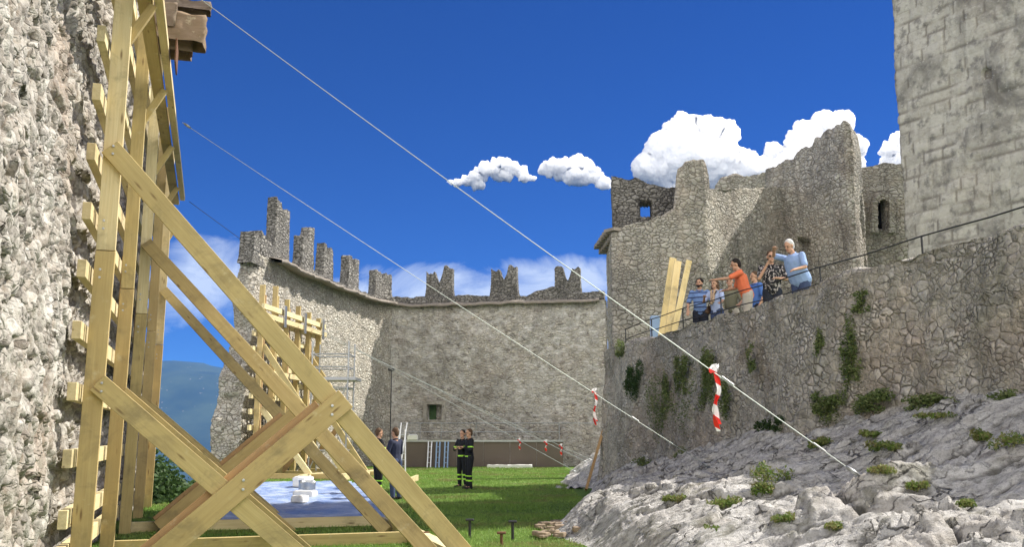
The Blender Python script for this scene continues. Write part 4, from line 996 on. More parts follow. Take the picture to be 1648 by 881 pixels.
# broken stones at the foot of the bedrock
for i in range(42):
    px = random.uniform(880, 960); py = random.uniform(826, 860); Y = 15.2+random.uniform(-.5, 2.0); x = float(rock_edge(np.array([Y]))[0])+random.uniform(-.38, .35)
    s = random.uniform(.05, .17); stone_block('broken_stone', (x, Y, .04+s*.2+max(0, .3*(x-rock_edge(Y)))), (s*1.3, s, s*.5), 200+i, 'brownstone' if 'brownstone' in M else 'rust' if 0 else 'cornice', label='brownish broken stone in the loose heap at the foot of the bedrock', cat='stone', group='loose stones at the foot of the bedrock')

# ================================================================ RAMP TOP: planks, box, railing
def on_ramp(px, py, n=-.75):   # point on a vertical plane n metres behind the wall face
    c = float(RN @ np.array([xw(20), 20, 0]))+n
    return Vector(from_px_on_plane(px, py, RN, c))
for i, (x0, y0, x1, y1, w_, lb) in enumerate(((1067, 527, 1083, 416, .20, 'tall yellow plank leaning upright, leftmost of the three'), (1077, 525, 1091, 421, .20, 'yellow plank close behind the leftmost one'), (1089, 514, 1109, 420, .16, 'yellow plank standing apart, nearest the man in the striped polo'))):
    a = on_ramp(x0, y0, -1.0); b = on_ramp(x1, y1, -1.6); a = a+(a-b)*(a.z-3.72)/(b.z-a.z)*1.0
    tag(beam('timber_plank', a, b, w_, .06, (1, .1, 0), M['yellow'] if 'yellow' in M else M['wood3']), lb, 'plank', group='yellow planks on the walkway')
a = on_ramp(1054, 530, -1.0); cb = empty('metal_cabinet', (a.x, a.y, 3.7), label='grey blue metal cabinet beside the yellow planks', cat='cabinet')
link('body', beam_mesh(.24, .3, 1.25, .01), M['bluealu'], cb, loc=(0, 0, .63)); link('door', beam_mesh(.18, .02, .5, .01), M['whitepaint'], cb, loc=(0, -.165, .35))
rl = empty('handrail', (xw(16)+.3, 16, 3.4), label='thin dark iron handrail following the top of the retaining wall', cat='handrail')
def rp(y, z): return (xw(y)+.47, y, z-.022*max(0, 24-y))
for z0_ in (4.70, 4.40): tube('rail', [rp(y, z0_+.012*math.sin(y*2)) for y in np.linspace(6, 27.6, 30)], .012, M['dark'], rl, 6)
for y in (27.5, 25.2, 22.9, 20.6, 16.3, 13.4, 10.4, 7.5): tube('post', [rp(y, 3.7), rp(y, 4.71)], .015, M['dark'], rl, 6)
# ================================================================ VEGETATION
def leaves(name, centres, radii, n, size, mat, parent=None, flat=1.0, up=.3, seed=1, thr=-.45, frq=2.2):
    """a mesh of small folded leaves spread unevenly through several ellipsoids"""
    r = np.random.default_rng(seed); C_ = np.array(centres, float); Rr = np.array(radii, float)
    w = Rr.prod(1)**(2/3); k = r.choice(len(C_), n, p=w/w.sum())
    d = r.normal(size=(n, 3)); d /= np.linalg.norm(d, axis=1, keepdims=True); d *= (r.random((n, 1))**.45)
    p = C_[k]+d*Rr[k]
    keep = fbm(p*frq/ max(.4, float(Rr.max())), 2, seed) > thr; p = p[keep]; n = len(p)
    a = r.normal(size=(n, 3)); a[:, 2] = a[:, 2]*.6+up; a /= np.linalg.norm(a, axis=1, keepdims=True)
    b = np.cross(a, r.normal(size=(n, 3))); b /= np.linalg.norm(b, axis=1, keepdims=True)
    s = size*(.6+.8*r.random((n, 1)))
    V = np.stack([p-a*s, p-b*s*.45, p+a*s, p+b*s*.45], 1).reshape(-1, 3)
    Q = np.arange(4*n).reshape(-1, 4); me = np_mesh(name, V, Q)
    clump = .5+.5*vn(p*3/max(.3, float(Rr.max())), seed+2)
    attr_set(me, 'rnd', np.repeat(np.clip(.55*r.random(n)+.45*clump, 0, 1), 4))
    return wobj(name, me, M[mat], parent)
# trees below the terrace on the left
for i, (x, y, H, rr, lb) in enumerate(((-10.1, 25.6, 1.15, 1.6, 'dark bushy tree top rising beyond the terrace edge, nearest the shored wall'), (-10.9, 28.6, .9, 1.7, 'dark bushy tree beyond the terrace edge, behind the first one'), (-12.6, 32.5, .6, 2.0, 'farthest dark bushy tree below the terrace beside the ruined wall end'))):
    tr_ = empty('bushy_tree', (x, y, float(ground_z(np.array([x]), np.array([y]))[0])), label=lb, cat='tree', group='trees below the terrace')
    z0_ = tr_.location.z; rs = random.Random(i)
    tube('trunk', [(x, y, z0_-.3), (x+.1, y, (z0_+H)/2), (x, y+.1, H-.6)], .16, M['oldwood'], tr_, 8, .05)
    cs_ = [(x+rs.uniform(-1, 1)*rr*.6, y+rs.uniform(-1, 1)*rr*.6, H-rr*.9+rs.uniform(-.6, .55)*rr) for _ in range(14)]
    leaves('crown', cs_, [(rr*.5, rr*.5, rr*.42)]*14, 9000, .085, 'leaf', tr_, seed=40+i)
# ivy and tufts on the retaining wall
c0 = float(RN @ np.array([xw(20), 20, 0]))
ivy = [(1022, 618, .62, .42, 2200, 'broad green plant patch on the left of the retaining wall, above head height'),
       (1098, 600, .30, .38, 1100, 'green plant patch on the wall between the broad patch and the large tape'),
       (1138, 612, .34, .60, 1600, 'hanging green plants on the wall just behind the large tape'),
       (1072, 640, .22, .45, 600, 'thin trailing plant below the broad green patch'),
       (1080, 640, 1.5, .85, 1500, 'sparse climbing plants scattered low across the left part of the retaining wall'),
       (1000, 562, .35, .22, 420, 'sparse moss tuft near the top left corner of the retaining wall'),
       (1168, 640, .16, .40, 420, 'narrow trailing plant right of the large tape'),
       (1211, 574, .11, .26, 320, 'small dark plant in a gap of the wall, leftmost of the upper two'),
       (1323, 558, .10, .24, 340, 'small dark plant in a gap of the wall, centre'),
       (1372, 560, .22, .48, 700, 'tall straggly plant growing on the right half of the wall'),
       (1387, 486, .17, .16, 260, 'round tuft just under the top of the wall below the handrail'),
       (1240, 690, .50, .16, 700, 'low plants along the foot of the wall where the bedrock begins to rise'),
       (1335, 652, .42, .22, 1000, 'dense green shrub at the foot of the wall in the middle'),
       (1405, 648, .42, .17, 800, 'mixed brown and green weeds at the foot of the wall, right of the dense shrub'),
       (1500, 650, .50, .14, 900, 'long low weeds at the foot of the wall towards the right'),
       (1600, 655, .40, .13, 600, 'low weeds at the foot of the wall near the right edge'),
       (1110, 735, .70, .18, 700, 'weeds in the joint of wall and rock behind the lower cable end'),
       (1035, 752, .70, .18, 500, 'dark weeds at the wall foot near its corner')]
for i, (px, py, rw_, rh, n, lb) in enumerate(ivy):
    c = np.array(from_px_on_plane(px, py, RN, c0+.30*(1-(min(4, max(0, 2)))/4)))
    z = c[2]; off = .35*(1-(z+.6)/4.75)+.05; c = np.array(from_px_on_plane(px, py, RN, c0+off))
    T = np.array([.185, -.983, 0]); rs = random.Random(i); cs_, rd = [], []
    for _ in range(15):
        q = c+T*rs.uniform(-1, 1)*rw_*.95+np.array([0, 0, rs.uniform(-1, 1)*rh*.85])+RN*rs.uniform(0, .06); cs_.append(q); a = rs.uniform(.3, .7)
        rd.append((.06+.06*rw_, max(.07, rw_*a), max(.07, rh*a)))
    tag(leaves('wall_plant', cs_, rd, int(n*2.6), .026, 'ivy' if i not in (0, 11) else 'leaf', None, up=-.1, seed=70+i, thr=-.35, frq=3.4), lb, 'plant', group='plants on the retaining wall')
# weeds on the bedrock
weeds = [(1240, 775, .22, .14, 'bright green weed in the middle of the sunlit rock'), (1225, 792, .14, .08, 'low weed just below the bright green one'), (1163, 812, .18, .07, 'dry weed tuft on the lower rock, left of the middle'),
    (1420, 722, .20, .07, 'flat weed cushion high on the shaded rock'), (1440, 722, .1, .05, 'tiny weed beside the flat cushion'), (1630, 718, .20, .13, 'dark bushy weed on the rock at the right edge'), (1580, 705, .10, .07, 'small weed left of the dark bushy one'),
    (1320, 715, .12, .06, 'small weed high on the rock under the dense shrub'), (1395, 700, .16, .05, 'grassy weed in a groove of the shaded rock'), (1510, 672, .2, .05, 'weed cushion near the wall foot on the right'), (1260, 835, .14, .06, 'olive weed tuft on the lower sunlit rock'),
    (1345, 848, .16, .05, 'dry grass tuft on the lower rock, centre right'), (1475, 785, .12, .06, 'yellowish weed right of the upper cable anchor'), (1150, 852, .12, .05, 'small tuft near the lower edge of the rock'), (1085, 805, .12, .05, 'pale tuft on the rock nearest the grass'), (1560, 812, .12, .05, 'small olive tuft on the sunlit rock, far right'), (1420, 757, .14, .05, 'yellow green weed just above the sunlit edge')]
for i, (px, py, rw_, rh, lb) in enumerate(weeds):
    q = rock_hit(px, py+4, 4.5); s = q.y/9
    rs = random.Random(50+i); cs_ = [(q.x+rs.uniform(-1, 1)*rw_*s*.6, q.y+rs.uniform(-1, 1)*rw_*s*.5, q.z+rs.uniform(.2, .9)*rh*s) for _ in range(6)]
    tag(leaves('weed', cs_, [(rw_*s*.5, rw_*s*.5, rh*s*.6)]*6, 700, .016*s, 'weed', None, up=.9, seed=120+i), lb, 'weed', group='weeds on the bedrock')
# grass: short mown blades as one mass
def in_poly(x, y, poly):
    c = np.zeros(len(x), bool); n = len(poly)
    for i in range(n):
        a, b = poly[i], poly[(i+1) % n]; m_ = ((a[1] > y) != (b[1] > y)) & (x < (b[0]-a[0])*(y-a[1])/(b[1]-a[1]+1e-9)+a[0]); c ^= m_
    return c
n = 230000; yy_ = 12.0+(49-12.0)*rng.random(n)**2.2; xx_ = -9.6+13.4*rng.random(n)
ok = (xx_ < np.minimum(rock_edge(yy_)+.1, 1.5+np.maximum(yy_-31, 0)*.1+.3)) & ~in_poly(xx_, yy_, cs) & (xx_ > edge_x(yy_)+.1); xx_, yy_ = xx_[ok], yy_[ok]; n = len(xx_)
a = rng.random(n)*6.28; wd = .008*(yy_/14); hgt = (.025+.04*rng.random(n))*(1+.5*vn(np.stack([xx_, yy_, xx_*0], 1)*.9, 31)); lean = rng.normal(size=(n, 2))*.022
z0_ = ground_z(xx_, yy_)-.004
V = np.stack([np.stack([xx_-np.cos(a)*wd, yy_-np.sin(a)*wd, z0_], 1), np.stack([xx_+np.cos(a)*wd, yy_+np.sin(a)*wd, z0_], 1), np.stack([xx_+lean[:, 0], yy_+lean[:, 1], z0_+hgt], 1)], 1).reshape(-1, 3)
me = np_mesh('grass', V, np.arange(3*n).reshape(-1, 3)); cl = .5+.5*vn(np.stack([xx_*.8, yy_*.8, xx_*0], 1), 77)
attr_set(me, 'rnd', np.repeat(np.clip(.5*rng.random(n)+.5*cl, 0, 1), 3))
tag(link('grass', me, M['blades']), 'short mown grass blades covering the lawn', 'grass', kind='stuff')

# ================================================================ CLOUDS (far outside the haze)
def cumulus(name, circles, D, label, seed, flat=1.0, vox=None):
    bm = bmesh.new(); rs = random.Random(seed); k = D/F*1.02
    for (px, py, r_) in circles:
        for j in range(1+int(r_ > 18)*2):
            c = P(px+rs.uniform(-.25, .25)*r_*(j > 0), py+rs.uniform(-.25, .25)*r_*(j > 0), D+rs.uniform(-.5, .9)*r_*k)
            rr = r_*k*(1 if j == 0 else .72)
            bmesh.ops.create_icosphere(bm, subdivisions=3, radius=rr, matrix=Matrix.Translation(c) @ Matrix.Diagonal((1, 1, flat, 1)))
    me = bpy.data.meshes.new(name); bm.to_mesh(me); bm.free(); o = bpy.data.objects.new(name, me); COL.objects.link(o)
    md = o.modifiers.new('r', 'REMESH'); md.mode = 'VOXEL'; md.voxel_size = vox or 1.5*k
    dg = bpy.context.evaluated_depsgraph_get(); me2 = bpy.data.meshes.new_from_object(o.evaluated_get(dg)); bpy.data.objects.remove(o)
    n = len(me2.vertices); co = np.empty(n*3, 'f4'); me2.vertices.foreach_get('co', co); V = co.reshape(-1, 3).astype(float)
    nq = np.empty(n*3, 'f4'); me2.vertices.foreach_get('normal', nq); N = nq.reshape(-1, 3).astype(float)
    for sc_, am in ((34, 12), (14, 7.5), (6.5, 3.6), (3.2, 1.6), (1.7, .7)):
        q = V/(sc_*k)+.3*np.stack([vn(V/(sc_*k)*1.3, 1), vn(V/(sc_*k)*1.3, 2), vn(V/(sc_*k)*1.3, 3)], 1)
        f1, _, _ = worley(q, seed); V = V+N*((.55-f1)*am*k)[:, None]
    me2.vertices.foreach_set('co', V.astype('f4').ravel()); me2.update()
    return tag(link(name, me2, M['cloud'], smooth=True), label, 'cloud')
DC = 11500
cumulus('cloud', [(1040, 272, 22), (1068, 240, 30), (1070, 275, 30), (1100, 212, 30), (1110, 255, 44), (1140, 208, 24), (1165, 215, 24), (1150, 262, 40), (1172, 240, 18), (1195, 268, 28), (1230, 280, 26), (1100, 320, 45), (1180, 320, 45)], DC, 'great white cumulus cloud standing above the middle of the keep', 3)
cumulus('cloud', [(1242, 245, 17), (1262, 262, 26), (1285, 230, 22), (1300, 215, 24), (1325, 198, 19), (1350, 205, 24), (1345, 245, 36), (1372, 238, 20), (1300, 262, 40), (1270, 290, 40), (1360, 270, 30)], DC+500, 'white cumulus cloud rising behind the tall broken pier', 5)
cumulus('cloud', [(1432, 240, 17), (1448, 228, 18), (1430, 262, 16), (1455, 260, 26), (1480, 240, 30)], DC+300, 'white cloud peeping out left of the great tower', 8)
cumulus('cloud', [(726, 293, 8), (738, 294, 11), (750, 290, 13), (762, 287, 14), (774, 280, 15), (786, 273, 14), (798, 265, 12), (810, 262, 12), (822, 266, 14), (834, 276, 13), (846, 284, 10), (856, 286, 6), (800, 280, 15), (815, 282, 12), (770, 297, 9)], DC+900, 'small flat ragged cloud in the middle of the sky', 13, .62)
cumulus('cloud', [(876, 272, 9), (886, 273, 13), (898, 268, 15), (912, 264, 14), (925, 263, 15), (938, 270, 16), (905, 280, 15), (922, 284, 17), (940, 286, 16), (955, 287, 14), (968, 293, 12), (976, 296, 8), (952, 274, 12)], DC+700, 'small ragged cloud just left of the keep', 17, .7)

# ================================================================ PEOPLE
def ell_part(bm, c, r, rot=None):
    m_ = Matrix.Translation(c) @ (rot.to_matrix().to_4x4() if rot else Matrix()) @ Matrix.Diagonal((*r, 1))
    bmesh.ops.create_icosphere(bm, subdivisions=3, radius=1, matrix=m_)
def cap_part(bm, a, ra, b, rb, wide=None):
    """tapered capsule (convex hull of two balls); wide=(axis vector, factor) makes it oval"""
    a = Vector(a); b = Vector(b); tb = bmesh.new()
    for c, r_ in ((a, ra), (b, rb)): bmesh.ops.create_icosphere(tb, subdivisions=2, radius=r_, matrix=Matrix.Translation(c))
    h_ = bmesh.ops.convex_hull(tb, input=tb.verts[:]); 
    inner = [g for g in h_['geom_interior'] if isinstance(g, bmesh.types.BMVert)]; bmesh.ops.delete(tb, geom=inner, context='VERTS')
    if wide is not None:
        ax, f_ = wide; ax = Vector(ax).normalized(); mid = (a+b)/2
        for v in tb.verts:
            d = (v.co-mid).dot(ax)-0; v.co += ax*(v.co-mid).dot(ax)*(f_-1)
    t_ = bpy.data.meshes.new('t'); tb.to_mesh(t_); tb.free(); bm.from_mesh(t_); bpy.data.meshes.remove(t_)
def fuse(bm, name, vox, sm=4):
    me = bpy.data.meshes.new(name); bm.to_mesh(me); bm.free(); o = bpy.data.objects.new(name, me); COL.objects.link(o)
    md = o.modifiers.new('r', 'REMESH'); md.mode = 'VOXEL'; md.voxel_size = vox
    if sm: s_ = o.modifiers.new('s', 'SMOOTH'); s_.iterations = sm; s_.factor = .5
    me2 = bpy.data.meshes.new_from_object(o.evaluated_get(bpy.context.evaluated_depsgraph_get())); bpy.data.objects.remove(o); me2.name = name
    return me2
def cloth(name, col, rough=.85, kind=None, col2=None):
    m, t, b = new_mat(name); tc = t.node('ShaderNodeTexCoord').outputs['Object']; sx = t.node('ShaderNodeSeparateXYZ', i_0=tc)
    c = t.mix(t.noise(tc, 7, 4, .6), tuple(k*.82 for k in col), tuple(min(1, k*1.12) for k in col))
    if kind == 'stripe':
        f_ = t.math('FRACT', t.math('MULTIPLY', sx.outputs[2], 8.5)); c = t.mix(t.math('GREATER_THAN', f_, .72), c, col2)
    if kind == 'flower': c = t.mix(t.math('GREATER_THAN', t.noise(tc, 26, 3, .6), .56), c, col2)
    t.l.new(c, b.inputs['Base Color']); b.inputs['Roughness'].default_value = rough; bump(t, b, t.noise(tc, 11, 4, .5), .5, .03); return m
MC = dict(skin=cloth('skin', (.50, .29, .19), .6), skin2=cloth('tanned_skin', (.40, .22, .14), .6), dark_hair=cloth('dark_hair', (.02, .016, .013)), grey_hair=cloth('grey_hair', (.55, .54, .52)), brown_hair=cloth('brown_hair', (.10, .06, .035)),
    polo=cloth('striped_polo', (.17, .27, .52), kind='stripe', col2=(.05, .07, .15)), lightblue=cloth('light_blue_shirt', (.27, .38, .62)), paleblue=cloth('pale_blue_top', (.42, .50, .72)), orange=cloth('orange_shirt', (.80, .20, .09)),
    olive=cloth('olive_shirt', (.19, .18, .12)), floral=cloth('dark_floral_blouse', (.02, .02, .022), kind='flower', col2=(.45, .40, .38)), blue=cloth('blue_shirt', (.08, .17, .45)), navy=cloth('navy_jacket', (.025, .03, .06)), fire=cloth('firefighter_cloth', (.012, .013, .016)),
    jeans=cloth('blue_jeans', (.05, .07, .14)), darkp=cloth('dark_trousers', (.025, .028, .04)), beige=cloth('beige_trousers', (.55, .50, .42)), shoe=cloth('black_leather', (.02, .018, .016), .5), black=cloth('black_plastic', (.01, .01, .01), .3), lips=cloth('lips', (.35, .13, .10)), tan=cloth('tan_scarf', (.50, .36, .24)), eye=cloth('eye_dark', (.02, .015, .012), .3))
m, t, b = new_mat('reflective_band'); b.inputs['Base Color'].default_value = (.45, .85, .08, 1); b.inputs['Roughness'].default_value = .4; MC['band'] = m
def person(loc, yaw, label, shirt, trousers, hair, H=1.76, lean=0, side=0, arms=None, sleeve='short', legs=None, hairstyle='short', head=(0, 0), build=1.0, skin='skin', glasses=False, beard=False, bands=False, bag=False, scarf=None, group=None, shoe='shoe'):
    k = H/1.76; root = empty('person', tuple(loc), yaw, label=label, cat='person', group=group)
    V3 = Vector
    RX = Matrix.Rotation(-lean, 3, 'X') @ Matrix.Rotation(side, 3, 'Y')
    pel = V3((0, 0, .96))*k
    def up(x, y, z): v = V3((x, y, z))*k-pel; return pel+RX @ v
    neck = up(0, .0, 1.50); hd = up(0, .02, 1.64); sh_ = {s: up(s*.185*build**.5, 0, 1.43) for s in (-1, 1)}
    HR = RX @ Matrix.Rotation(head[0], 3, 'Z') @ Matrix.Rotation(-head[1], 3, 'X')
    def hp(x, y, z): return hd+HR @ (V3((x, y, z))*k)
    arms = arms or {}; el, ha = {}, {}
    for s in (-1, 1):
        e_, h_ = arms.get(s, ((s*.07, -.03, -.29), (s*.05, .10, -.53)))
        el[s] = sh_[s]+RX @ (V3(e_)*k); ha[s] = sh_[s]+RX @ (V3(h_)*k)
    legs = legs or {}; kn, an = {}, {}
    for s in (-1, 1):
        q1_, q2_ = legs.get(s, ((s*.11, .02, .50), (s*.13, -.02, .09))); kn[s] = V3(q1_)*k; an[s] = V3(q2_)*k
    hip = {s: V3((s*.09, 0, .92))*k for s in (-1, 1)}
    # ---- body: one continuous surface with face, ears, palms and fingers
    bm = bmesh.new(); R_ = lambda r: r*k
    ell_part(bm, hp(0, -.005, .035), V3((.074, .092, .098))*k, HR.to_quaternion()); cap_part(bm, hp(0, .03, -.055), R_(.052), hp(0, .055, -.085), R_(.030), (HR @ V3((1, 0, 0)), 1.15))
    cap_part(bm, hp(0, .088, .02), R_(.010), hp(0, .108, -.018), R_(.015))                      # nose
    cap_part(bm, hp(-.028, .082, .040), R_(.010), hp(.028, .082, .040), R_(.010))                 # brow
    for s in (-1, 1): ell_part(bm, hp(s*.078, -.005, .0), V3((.010, .020, .032))*k, HR.to_quaternion())
    cap_part(bm, neck-RX @ V3((0, .0, .06))*k, R_(.062), hp(0, -.01, -.04), R_(.052))
    cap_part(bm, up(-.09, 0, 1.375), R_(.068), up(.09, 0, 1.375), R_(.068)); cap_part(bm, up(0, 0, 1.32), R_(.10), up(0, 0, 1.02), R_(.10))
    for s in (-1, 1):
        cap_part(bm, sh_[s], R_(.048), el[s], R_(.038)); d = (ha[s]-el[s]).normalized(); cap_part(bm, el[s], R_(.038), ha[s], R_(.025))
        sidev = d.cross(V3((0, 0, 1)) if abs(d.z) < .9 else V3((0, 1, 0))).normalized(); upv = sidev.cross(d).normalized()
        cap_part(bm, ha[s], R_(.026), ha[s]+d*.075*k, R_(.024), (sidev, 1.5))                         # palm
        for fi, (o_, L_) in enumerate(((-.031, .062), (-.011, .074), (.010, .070), (.030, .054))):
            b0_ = ha[s]+d*.080*k+sidev*o_*k; b1_ = b0_+d*L_*.55*k; b2_ = b1_+(d*.75-upv*.65)*L_*.5*k
            cap_part(bm, b0_, R_(.0105), b1_, R_(.0095)); cap_part(bm, b1_, R_(.0095), b2_, R_(.0085))
        tb_ = ha[s]+d*.02*k+sidev*(-s)*.036*k; t1_ = tb_+(d*.6-sidev*s*.6)*.042*k; cap_part(bm, tb_, R_(.013), t1_, R_(.011)); cap_part(bm, t1_, R_(.011), t1_+(d*.95-upv*.3)*.03*k, R_(.0095))
        cap_part(bm, hip[s], R_(.075), kn[s], R_(.052)); cap_part(bm, kn[s], R_(.05), an[s], R_(.036)); cap_part(bm, an[s], R_(.036), an[s]+V3((s*.02, .11, -.05))*k, R_(.03))
    link('body', fuse(bm, 'body', .0085, 2), MC[skin], root, True)
    # ---- clothes
    bb = build
    def trunk_parts(bm, g=0.0, top=1.44, bottom=.90):
        X_ = RX @ V3((1, 0, 0))
        cap_part(bm, up(-.10*bb**.5, 0, 1.385), R_(.078+g), up(.10*bb**.5, 0, 1.385), R_(.078+g)); cap_part(bm, up(0, .01, 1.33), R_(.118*bb+g), up(0, .02*bb, 1.12), R_(.112*bb+g), (X_, 1.36)); cap_part(bm, up(0, .02*bb, 1.12), R_(.113*bb+g), up(0, 0, bottom+.06), R_(.118*bb+g), (X_, 1.34))
    bm = bmesh.new(); trunk_parts(bm, .008)
    for s in (-1, 1):
        if sleeve == 'short': m_ = sh_[s].lerp(el[s], .80); cap_part(bm, sh_[s], R_(.066), m_, R_(.062))
        else: cap_part(bm, sh_[s], R_(.068), el[s], R_(.055)); cap_part(bm, el[s], R_(.054), el[s].lerp(ha[s], .93), R_(.040))
    shirt_me = fuse(bm, 'shirt', .014, 3); so_ = link('jacket' if sleeve == 'long' and bands else 'shirt', shirt_me, MC[shirt], root, True)
    bm = bmesh.new()
    for i_ in range(10):
        a_ = 2*math.pi*i_/10; b_ = 2*math.pi*(i_+1)/10; f_ = lambda q: neck+RX @ (V3((math.cos(q)*.072, math.sin(q)*.072+.01, -.015+.018*math.sin(q)*-1))*k)
        cap_part(bm, f_(a_), R_(.016), f_(b_), R_(.016))
    link('collar', fuse(bm, 'collar', .012, 1), MC[shirt], root, True)
    bm = bmesh.new(); cap_part(bm, pel+V3((-.05, 0, .0))*k, R_(.128*bb**.8), pel+V3((.05, 0, 0))*k, R_(.128*bb**.8), (V3((0, 1, 0)), .92))
    for s in (-1, 1): cap_part(bm, hip[s], R_(.108*bb**.5), kn[s], R_(.078)); cap_part(bm, kn[s], R_(.077), an[s]+V3((0, 0, .01)), R_(.062))
    tr_me = fuse(bm, 'trousers', .014, 3); link('trousers', tr_me, MC[trousers], root, True)
    for s in (-1, 1):
        bm = bmesh.new(); cap_part(bm, an[s]+V3((0, -.03, -.03))*k, R_(.048), an[s]+V3((s*.02, .07, -.045))*k, R_(.040)); cap_part(bm, an[s]+V3((s*.02, .07, -.045))*k, R_(.042), an[s]+V3((s*.03, .17, -.055))*k, R_(.034), (V3((1, 0, 0)), 1.2))
        link('shoe', fuse(bm, 'shoe', .012, 1), MC[shoe], root, True)
    # ---- hair
    bm = bmesh.new(); rs = random.Random(int(abs(loc[0])*100))
    ell_part(bm, hp(0, -.022, .060), V3((.082, .092, .090))*k, HR.to_quaternion())
    if hairstyle == 'curly':
        for _ in range(34):
            a_ = rs.uniform(0, 6.28); e2 = rs.uniform(.0, 1.4); v = V3((math.cos(a_)*math.cos(e2)*.088, math.sin(a_)*math.cos(e2)*.09-.03, math.sin(e2)*.095+.045))
            if v.y > .05 and v.z < .09: continue
            ell_part(bm, hp(*v), V3((.026, .026, .024))*k)
    if hairstyle == 'long':
        for s in (-1, 1): cap_part(bm, hp(s*.06, -.03, .05), R_(.042), hp(s*.085, -.04, -.12), R_(.035))
        cap_part(bm, hp(0, -.07, .05), R_(.06), hp(0, -.075, -.12), R_(.045), (HR @ V3((1, 0, 0)), 1.5))
    cap_part(bm, hp(0, -.06, .03), R_(.062), hp(0, -.065, -.03), R_(.05), (HR @ V3((1, 0, 0)), 1.2))
    link('hair', fuse(bm, 'hair', .011, 1), MC[hair], root, True)
    if beard:
        bm = bmesh.new(); cap_part(bm, hp(-.045, .035, -.055), R_(.026), hp(0, .07, -.085), R_(.030)); cap_part(bm, hp(.045, .035, -.055), R_(.026), hp(0, .07, -.085), R_(.030)); link('beard', fuse(bm, 'beard', .011, 1), MC[hair], root, True)
    if glasses:
        for s in (-1, 1):
            bm = bmesh.new(); ell_part(bm, hp(s*.034, .090, .018), V3((.027, .010, .020))*k, HR.to_quaternion()); cap_part(bm, hp(s*.004, .095, .022), .004, hp(s*.03, .095, .022), .004); cap_part(bm, hp(s*.058, .085, .022), .004, hp(s*.08, .0, .02), .004)
            link('sunglasses', fuse(bm, 'g', .006, 0), MC['black'], root, True)
    else:
        for s in (-1, 1):
            bm = bmesh.new(); ell_part(bm, hp(s*.031, .084, .016), V3((.013, .008, .008))*k, HR.to_quaternion()); me_ = bpy.data.meshes.new('eye'); bm.to_mesh(me_); bm.free(); link('eye', me_, MC['eye'], root, True)
    bm = bmesh.new(); cap_part(bm, hp(-.020, .083, -.052), R_(.006), hp(.020, .083, -.052), R_(.006)); me_ = bpy.data.meshes.new('mouth'); bm.to_mesh(me_); bm.free(); link('mouth', me_, MC['lips'], root, True)
    if bands:
        def band(src, fn_, nm='reflective_band'):
            b2 = bmesh.new(); b2.from_mesh(src); b2.normal_update(); kill = [v for v in b2.verts if not fn_(v.co)]; bmesh.ops.delete(b2, geom=kill, context='VERTS')
            for v in b2.verts: v.co += v.normal*.006
            if len(b2.faces):
                me_ = bpy.data.meshes.new(nm); b2.to_mesh(me_); link(nm, me_, MC['band'], root, True)
            b2.free()
        axu = RX @ V3((0, 0, 1))
        def tor(z0, z1): return lambda c: z0*k < (c-pel).dot(axu)+.96*k < z1*k and abs((RX.transposed() @ (c-pel)).x) < .235*k and min(((c-ha[s]).length for s in (-1, 1))) > .12
        band(shirt_me, tor(1.225, 1.275)); band(shirt_me, tor(.955, 1.0))
        for s in (-1, 1):
            band(shirt_me, (lambda s: lambda c: abs((c-sh_[s].lerp(el[s], .72)).dot((el[s]-sh_[s]).normalized())) < .025*k and (c-sh_[s].lerp(el[s], .72)).length < .085*k)(s))
            for z in (.27, .40): band(tr_me, (lambda s, z: lambda c: abs(c.z-z*k) < .026*k and c.x*s > 0)(s, z))
    if bag:
        bm = bmesh.new(); cap_part(bm, pel+V3((.22, .04, -.02)), .05, pel+V3((.24, -.02, .10)), .05, (V3((0, 1, 0)), 1.8)); link('shoulder_bag', fuse(bm, 'shoulder_bag', .012, 1), MC['brown_hair'], root, True)
        pts = [up(-.12, .10, 1.46), up(-.02, .16, 1.30), up(.12, .17, 1.12), up(.21, .08, 1.0)]; link('bag_strap', geo_mesh('bag_strap', [tube_geo(pts, .012, 6)]), MC['brown_hair'], root, True)
    if scarf:
        bm = bmesh.new(); cap_part(bm, up(-.05, .10, 1.47), .03, up(-.02, .16, 1.2), .035); cap_part(bm, up(.05, .10, 1.47), .03, up(.03, .16, 1.15), .035); cap_part(bm, up(-.07, 0, 1.49), .03, up(.07, 0, 1.49), .03); link('scarf', fuse(bm, 'scarf', .012, 1), MC[scarf], root, True)
    return root
def at_px(px, Y, z): return (XZ(px, 470 if z > 1 else 745)[0]*Y, Y, z)
# on the walkway (yaw 0 looks away from the viewer, pi looks back at the viewer, -x is the yard side)
def wk(px, back=.35):          # stands behind the parapet
    for Y in np.arange(12, 27, .01):
        x = XZ(px, 470)[0]*Y
        if x >= xw(Y)+.47+back: return (x, Y, 3.4)
    return (xw(20), 20, 3.4)
def wk2(px, back=.35):
    back -= .16
    best = min(np.arange(12, 27, .01), key=lambda Y: abs(XZ(px, 470)[0]*Y-(xw(Y)+.47+back))); return (XZ(px, 470)[0]*best, best, 3.58)
G1 = 'people standing behind the handrail on the walkway'; G2 = 'people standing on the lawn'
person(wk2(1126), R(165), 'man in a blue striped polo with dark curly hair and beard, beside the yellow planks', 'polo', 'darkp', 'dark_hair', 1.74, lean=.06, head=(-.25, -.25), hairstyle='curly', beard=True,
       arms={1: ((.10, .02, -.28), (.10, .20, -.46)), -1: ((-.12, -.06, -.27), (-.16, .06, -.50))}, group=G1)
person(wk2(1153, .45), R(130), 'shorter person in a pale blue top with a tan scarf and shoulder bag', 'paleblue', 'jeans', 'brown_hair', 1.60, lean=.08, head=(.1, -.1), hairstyle='long', bag=True, scarf='tan',
       arms={1: ((.10, .14, -.22), (-.08, .34, -.12)), -1: ((-.10, .12, -.24), (-.22, .36, -.30))}, group=G1)
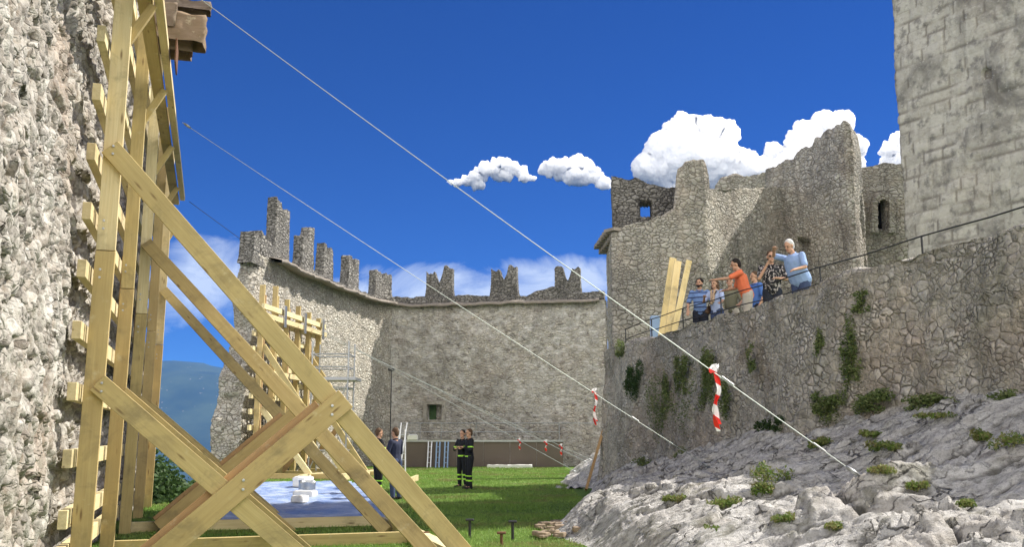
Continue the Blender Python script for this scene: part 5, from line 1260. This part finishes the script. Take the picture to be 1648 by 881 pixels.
person(wk2(1176, 1.0), R(150), 'grey haired man in an olive shirt behind the pointing man', 'olive', 'beige', 'grey_hair', 1.74, lean=.05, head=(.1, -.15), arms={1: ((.08, .02, -.28), (.0, .24, -.38)), -1: ((-.10, .05, -.27), (-.10, .28, -.36))}, group=G1)
person(wk2(1203, .40), R(78), 'man in an orange shirt pointing into the yard with a stretched arm', 'orange', 'beige', 'dark_hair', 1.80, lean=.30, head=(.05, -.1),
       arms={-1: ((-.02, .26, -.04), (.0, .52, .02)), 1: ((.08, .16, -.22), (.02, .38, -.20))}, group=G1, build=1.12)
person(wk2(1216, 1.3), R(110), 'person in a blue shirt almost hidden behind the man in orange', 'blue', 'darkp', 'brown_hair', 1.76, group=G1)
person(wk2(1243, .55), R(168), 'woman in a dark flowered blouse and sunglasses, hand at her mouth', 'floral', 'darkp', 'brown_hair', 1.76, lean=.05, head=(.15, 0), glasses=True, build=1.18,
       arms={1: ((.06, .13, -.24), (-.10, .16, .03)), -1: ((-.08, .10, -.26), (.10, .28, -.26))}, group=G1)
person(wk2(1290, .55), R(118), 'heavy man in a light blue shirt with one arm raised high', 'lightblue', 'jeans', 'grey_hair', 1.78, lean=.36, head=(.1, 0), build=1.42,
       arms={1: ((.06, .20, .12), (-.10, .30, .24)), -1: ((-.12, .14, -.22), (-.10, .36, -.20))}, group=G1)
# on the lawn
FA = {1: ((.10, .06, -.27), (-.10, .24, -.24)), -1: ((-.10, .06, -.27), (.10, .22, -.20))}
def lawn(px, py):
    q = gp(px, py); return (q[0], q[1], 0)
person(lawn(755, 789), R(115), 'firefighter in black with lime bands and crossed arms, nearer of the pair', 'fire', 'fire', 'brown_hair', 1.76, sleeve='long', bands=True, arms=FA, head=(.1, 0), legs={1: ((.09, .02, .5), (.10, -.02, .09)), -1: ((-.09, .03, .5), (-.10, .0, .09))}, group=G2)
person(lawn(744, 786), R(140), 'firefighter half hidden behind the one with crossed arms on the lawn', 'fire', 'fire', 'dark_hair', 1.74, sleeve='long', bands=True, arms=FA, head=(.2, 0), group=G2)
person(lawn(607, 799), R(-60), 'firefighter with lime knee bands seen behind the big raker', 'fire', 'fire', 'brown_hair', 1.76, sleeve='long', bands=True, arms=FA, group=G2)
person(lawn(636, 806), R(60), 'man in a navy jacket and dark jeans standing behind the big raker', 'navy', 'jeans', 'brown_hair', 1.76, sleeve='long', lean=.05, arms={1: ((.09, .05, -.27), (.02, .26, -.26)), -1: ((-.09, .05, -.27), (-.02, .25, -.30))}, group=G2)
